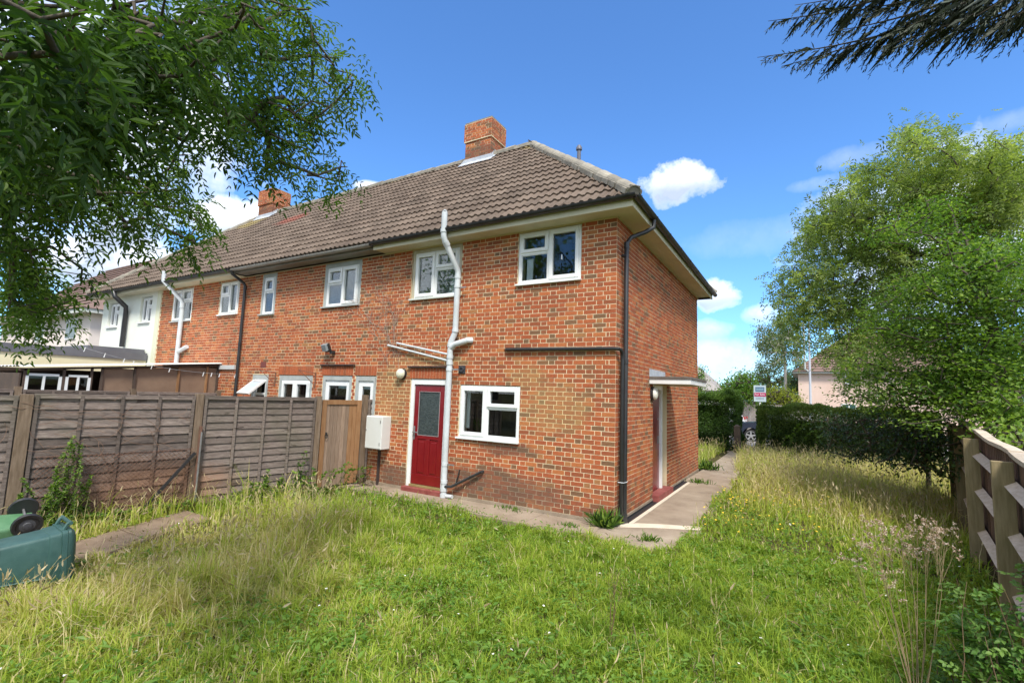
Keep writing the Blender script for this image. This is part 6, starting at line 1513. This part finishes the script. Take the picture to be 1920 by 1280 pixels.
# tufts at the wall
for lab, (cx, cy_), n_, h_, sp_ in (('grass and dock tuft growing at the foot of the wall corner', (-.10, -.16), 90, .34, .10), ('small weed tuft growing in the path joint beside the pale strip', (.62, -.42), 60, .13, .13), ('low weed patch on the path below the ground floor window', (-.55, -.45), 50, .09, .12), ('thin weed strip at the wall foot left of the corner', (-1.75, -.08), 60, .10, .25), ('grass tuft in the joint between the side path slabs', (.40, 5.0), 70, .16, .22), ('dark leafy weed at the far corner of the brick house', (.12, 7.5), 160, .35, .25)):
    rg = np.random.default_rng(int(abs(cx*100))+80); t = thing('weed_tuft', lab, 'weed', (cx, cy_, 0)); n = n_
    P = np.stack([cx+rg.normal(0, sp_*.6, n), cy_+rg.normal(0, sp_*.4, n), np.full(n, .01)], -1); P[:, 1] = np.where(P[:, 0] < .02, np.minimum(P[:, 1], -.03), P[:, 1]); P[:, 0] = np.where(P[:, 1] > .05, np.maximum(P[:, 0], .04), P[:, 0]); D = rg.normal(0, .55, (n, 3)); D[:, 2] = np.abs(D[:, 2])+.45
    leaves('foliage', P, D, rg.normal(0, 1, (n, 3)), rg.uniform(.5, 1, n)*h_, rg.uniform(.006, .015, n)*(1+h_), rg.random(n), m_dark if ('dark' in lab or 'dock' in lab) else m_bright, t, T_BIG)

# ------------------------------------------------------------------ the lawn
def grass_mat():
    return leaf_mat('lawn_grass_blade', [(0, (.065, .14, .016)), (.18, (.17, .27, .026)), (.38, (.32, .43, .048)), (.55, (.42, .48, .075)), (.70, (.54, .49, .16)), (.86, (.64, .53, .27)), (1, (.74, .63, .39))], .55, .45, (1.1, 1.15, .6), .2)
GM = grass_mat()
def inside_lawn(x, y):
    fx = FA[0]+(y-FA[1])*(FB[0]-FA[0])/(FB[1]-FA[1])
    rx = np.interp(y, [p[1] for p in RP], [p[0] for p in RP])
    fy = y < 13.8
    left_ok = (x > fx+.06) | (y > 7.2)
    return left_ok & (x < np.where(y < 6.3, rx+.03, 9)) & fy & ~on_paving(x, y, -.09) & (x > -9)
def sample(n, rmin, rmax, pw, rg):
    u = rg.random(n); r = (rmin**(pw+1)+u*(rmax**(pw+1)-rmin**(pw+1)))**(1/(pw+1))
    a = R(-31)+rg.uniform(R(-57), R(57), n); x = CAM[0]+r*np.sin(a); y = CAM[1]+r*np.cos(a); k = inside_lawn(x, y); return x[k], y[k], r[k]
def tallness(x, y):
    """0 mown-looking and clovery, 1 tall and dry"""
    left = np.clip(1.2-((x+4.1)**2/2.7**2+(y+4.2)**2/3.0**2), 0, 1)
    right = np.clip((y-.4)/3.5, 0, 1)*np.clip((x-1.0)/.5, 0, 1)
    far = np.clip((y-7)/2, 0, 1)
    return np.clip(np.maximum.reduce([left*1.3, right, far])*.9+(vnoise(x, y, .9, 9)-.5)*.35, 0, 1)
def blades(name, x, y, h, w, lean, rnd, rg, m=GM, parent=None, z0=None):
    n = len(x); a = rg.uniform(0, 2*math.pi, n)
    z = ground_z(x, y)-.005 if z0 is None else z0
    ld = np.stack([np.cos(a), np.sin(a)], -1); wd_ = np.stack([-np.sin(a+rg.normal(0, .5, n)), np.cos(a+rg.normal(0, .5, n))], -1)
    lx = (lean*h)[:, None]*ld; B = np.stack([x, y, z], -1)
    M1 = B.copy(); M1[:, :2] += lx*.30; M1[:, 2] += h*.58; Tp = B.copy(); Tp[:, :2] += lx; Tp[:, 2] += h*np.sqrt(np.maximum(.12, 1-(lean*.75)**2))
    W3 = np.concatenate([wd_, np.zeros((n, 1))], 1)*w[:, None]*.5
    V = np.stack([B-W3, B+W3, M1-W3*.8, M1+W3*.8, Tp], 1); F = np.array([(0, 1, 3), (0, 3, 2), (2, 3, 4)])[None]+(np.arange(n)*5)[:, None, None]
    return V.reshape(-1, 3), F.reshape(-1, 3), np.repeat(rnd, 5)
def lawn_part(seed, n, rmin, rmax, pw, hs, ws, tall_only=0):
    rg = np.random.default_rng(seed); x, y, r = sample(n, rmin, rmax, pw, rg); T = tallness(x, y)
    # clumping
    c = vnoise(x, y, 5.5, 11)*.6+vnoise(x, y, 14, 12)*.4; keep = rg.random(len(x)) < .12+1.3*c; x, y, r, T, c = x[keep], y[keep], r[keep], T[keep], c[keep]
    n = len(x); h = (hs[0]+(hs[1]-hs[0])*T)*rg.uniform(.4, 1.3, n)*(.35+1.5*c*c+.3*c); w = ws*(1+.09*r)*rg.uniform(.6, 1.4, n)
    nb_ = np.clip(np.hypot(x+4.2, (y+5.0)*.8)/1.5-.25, .28, 1); h = h*nb_
    lean = np.abs(rg.normal(.6, .42, n)).clip(0, 1.3)
    dry = vnoise(x, y, 1.7, 13)*.5+vnoise(x, y, 6, 14)*.3; yel = np.clip((y+.5)/6, 0, 1)*.24*(x > .6)
    leftd = np.clip(1-((x+2.8)**2/3.4**2+(y+4.9)**2/2.6**2), 0, 1)*.27
    mot = vnoise(x, y, 9, 21)*.5+vnoise(x, y, 3.3, 22)*.5
    rnd = np.clip(.02+.26*rg.random(n)+.42*(mot-.15)+.22*(dry-.35)+.16*T+yel+leftd*.6, 0, 1); sd_ = rg.random(n) < .07+.20*T*np.clip(dry*2-.3, 0, 1)+leftd*.9*.7; rnd = np.where(sd_, rg.uniform(.7, 1, n), rnd)
    return blades('grass', x, y, h, w, lean, rnd, rg)
parts = [lawn_part(101, 290000, 2.9, 7.5, 0.55, (.11, .30), .0062), lawn_part(102, 190000, 6.5, 25, .25, (.12, .36), .0075), lawn_part(103, 60000, 2.9, 12, .5, (.06, .13), .013)]
rg = np.random.default_rng(141); x = rg.uniform(3.9, 16, 90000); y = rg.uniform(-9, 14, 90000); rx = np.interp(y, [p[1] for p in RP], [p[0] for p in RP]); k = x > np.where(y < 6.3, rx+.22, 9); x, y = x[k], y[k]; n = len(x)
parts.append(blades('g', x, y, rg.uniform(.08, .26, n), np.full(n, .012), np.abs(rg.normal(.6, .4, n)).clip(0, 1.3), np.clip(.1+.5*rg.random(n)+.3*(vnoise(x, y, 2, 5)-.3), 0, 1), rg))
x = rg.uniform(-5, 4, 60000); y = rg.uniform(-10.5, -4.0, 60000); r = np.hypot(x-CAM[0], y-CAM[1]); k = inside_lawn(x, y) & ((r < 3.0) | (y < -7.6)); x, y = x[k], y[k]; n = len(x)
parts.append(blades('g', x, y, rg.uniform(.06, .2, n), np.full(n, .008), np.abs(rg.normal(.6, .4, n)).clip(0, 1.3), np.clip(.1+.5*rg.random(n), 0, 1), rg))
V = []; Fs = []; Rr = []; off = 0
for v, f, r_ in parts: V.append(v); Fs.append(f+off); Rr.append(r_); off += len(v)
# tall dry stems with seed heads
rg = np.random.default_rng(111); x, y, r = sample(42000, 3.0, 22, .4, rg); T = tallness(x, y); keep = rg.random(len(x)) < .012+.85*T**1.6*vnoise(x, y, 2.2, 15)*1.5; x, y, r, T = x[keep], y[keep], r[keep], T[keep]; n = len(x)
h = rg.uniform(.28, .58, n)*(.75+.35*T)*np.clip(np.hypot(x+4.2, (y+5.0)*.8)/1.5-.15, .5, 1); lean = np.abs(rg.normal(.45, .3, n)).clip(0, 1.1); wv = .0030*(1+.10*r); rs = rg.uniform(.78, 1, n)
v, f, r_ = blades('stalk', x, y, h, wv, lean, rs, rg); V.append(v); Fs.append(f+off); Rr.append(r_); off += len(v)
tp = v.reshape(-1, 5, 3)[:, 4]; mdp = v.reshape(-1, 5, 3)[:, 2]; o = np_mesh('grass', np.concatenate(V), [np.concatenate(Fs)], GM, np.concatenate(Rr)); o['kind'] = 'stuff'; tag(o, 'long unmown lawn grass, green with straw coloured patches', 'grass')
print('blades', len(np.concatenate(Fs)))
d = unit(tp-mdp); hl = rg.uniform(.05, .10, n)
q = np.repeat(np.arange(n), 2); leaves('seed_heads', tp[q]-d[q]*hl[q][:, None]*.5, d[q], rg.normal(0, 1, (2*n, 3)), hl[q], (.0022+.0007*r)[q], rs[q], leaf_mat('seed_head_straw', [(0, (.30, .22, .11)), (.85, (.42, .33, .18)), (1, (.52, .43, .27))], .7, .2), tpl=T_BIG); o = bpy.data.objects[-1] if False else None
# broad-leaved weeds and clover
rg = np.random.default_rng(121); x, y, r = sample(110000, 2.9, 11, .4, rg); T = tallness(x, y); keep = rg.random(len(x)) < (.15+1.3*np.clip(vnoise(x, y, 1.9, 17)-.25, 0, 1))*(1-.75*T); x, y, r = x[keep], y[keep], r[keep]; n = len(x)
P = np.stack([x, y, ground_z(x, y)+rg.uniform(.03, .14, n)], -1); D = rg.normal(0, 1, (n, 3)); D[:, 2] = rg.uniform(-.15, .5, n); big = rg.random(n) < .18
leaves('lawn_weeds', P, D, np.array([0, 0, 1.])+rg.normal(0, .35, (n, 3)), np.where(big, rg.uniform(.05, .10, n), rg.uniform(.018, .040, n)), np.where(big, rg.uniform(.022, .038, n), rg.uniform(.016, .030, n)), np.clip(.15+.5*rg.random(n)+.3*vnoise(x, y, 3, 18), 0, 1), leaf_mat('weed_leaf', [(0, (.06, .15, .02)), (.5, (.14, .26, .035)), (1, (.26, .38, .06))], .5, .45), tpl=T_SMALL)
# clover and daisy flowers, yellow hawkbit flowers
def flowers(name, x, y, z, s, m, label):
    rgf = np.random.default_rng(131); n = len(x); V, F = [], []
    for i in range(n):
        b = len(V); k = 7; ss = s*rgf.uniform(.7, 1.2); V.append((x[i], y[i], z[i]+ss*.4))
        for j in range(k): a = 2*math.pi*j/k; V.append((x[i]+ss*math.cos(a), y[i]+ss*math.sin(a), z[i]+rgf.normal(0, ss*.3)))
        F += [(b, b+1+j, b+1+(j+1) % k) for j in range(k)]
    o = np_mesh(name, np.array(V), [np.array(F)], m, np.full(len(V), .5)); o['kind'] = 'stuff'; tag(o, label, 'flowers')
rg = np.random.default_rng(132); x, y, r = sample(900, 3.0, 10, .5, rg); k = rg.random(len(x)) < .16; x, y = x[k], y[k]
flowers('clover_flowers', x, y, ground_z(x, y)+rg.uniform(.07, .14, len(x)), .011, mat('white_flower', (.75, .72, .66), rough=.8), 'tiny white clover flowers scattered in the lawn')
u = np.concatenate([rg.normal(1390, 40, 70), rg.uniform(1320, 1560, 40)]); v = np.concatenate([rg.normal(935, 22, 70), rg.uniform(900, 1000, 40)]); Q = np.array([onp(a, b, 2, .22) for a, b in zip(u, v)])
kk = inside_lawn(Q[:, 0], Q[:, 1]); Q = Q[kk]; flowers('hawkbit_flowers', Q[:, 0], Q[:, 1], Q[:, 2]+rg.normal(0, .03, len(Q)), .016, mat('yellow_flower', (.75, .48, .03), rough=.8), 'small yellow flowers in the long grass beside the side path')
for o_ in bpy.data.objects:
    if o_.name == 'seed_heads': tag(o_, 'straw coloured seed heads nodding above the long grass', 'grass')
    if o_.name == 'lawn_weeds': tag(o_, 'low round clover and weed leaves among the grass', 'weeds')

# groups of like things
GR = {'wheelie_bin': 'wheelie bins lying by the left fence', 'parked_car': 'cars parked by the road', 'wall_lamp': 'bulkhead lamps on the brick walls', 'hedge': 'hedges along the front boundary', 'brick_house': 'brick houses of the terrace', 'rendered_house': 'rendered houses at the far left', 'far_house': 'distant houses past the corner', 'far_tree': 'background trees beyond the road', 'garden_fence': 'grey lap panel fences', 'bramble': 'brambles', 'weed_tuft': 'weed tufts on the path', 'climbing_plant': 'shoots climbing the left fence', 'dead_creeper': 'dead creepers', 'lime_tree': 'trees reflected in the windows', 'ash_tree': 'ash trees'}
for o_ in bpy.data.objects:
    k = o_.name.split('.')[0]
    if o_.parent is None and k in GR: o_['group'] = GR[k]
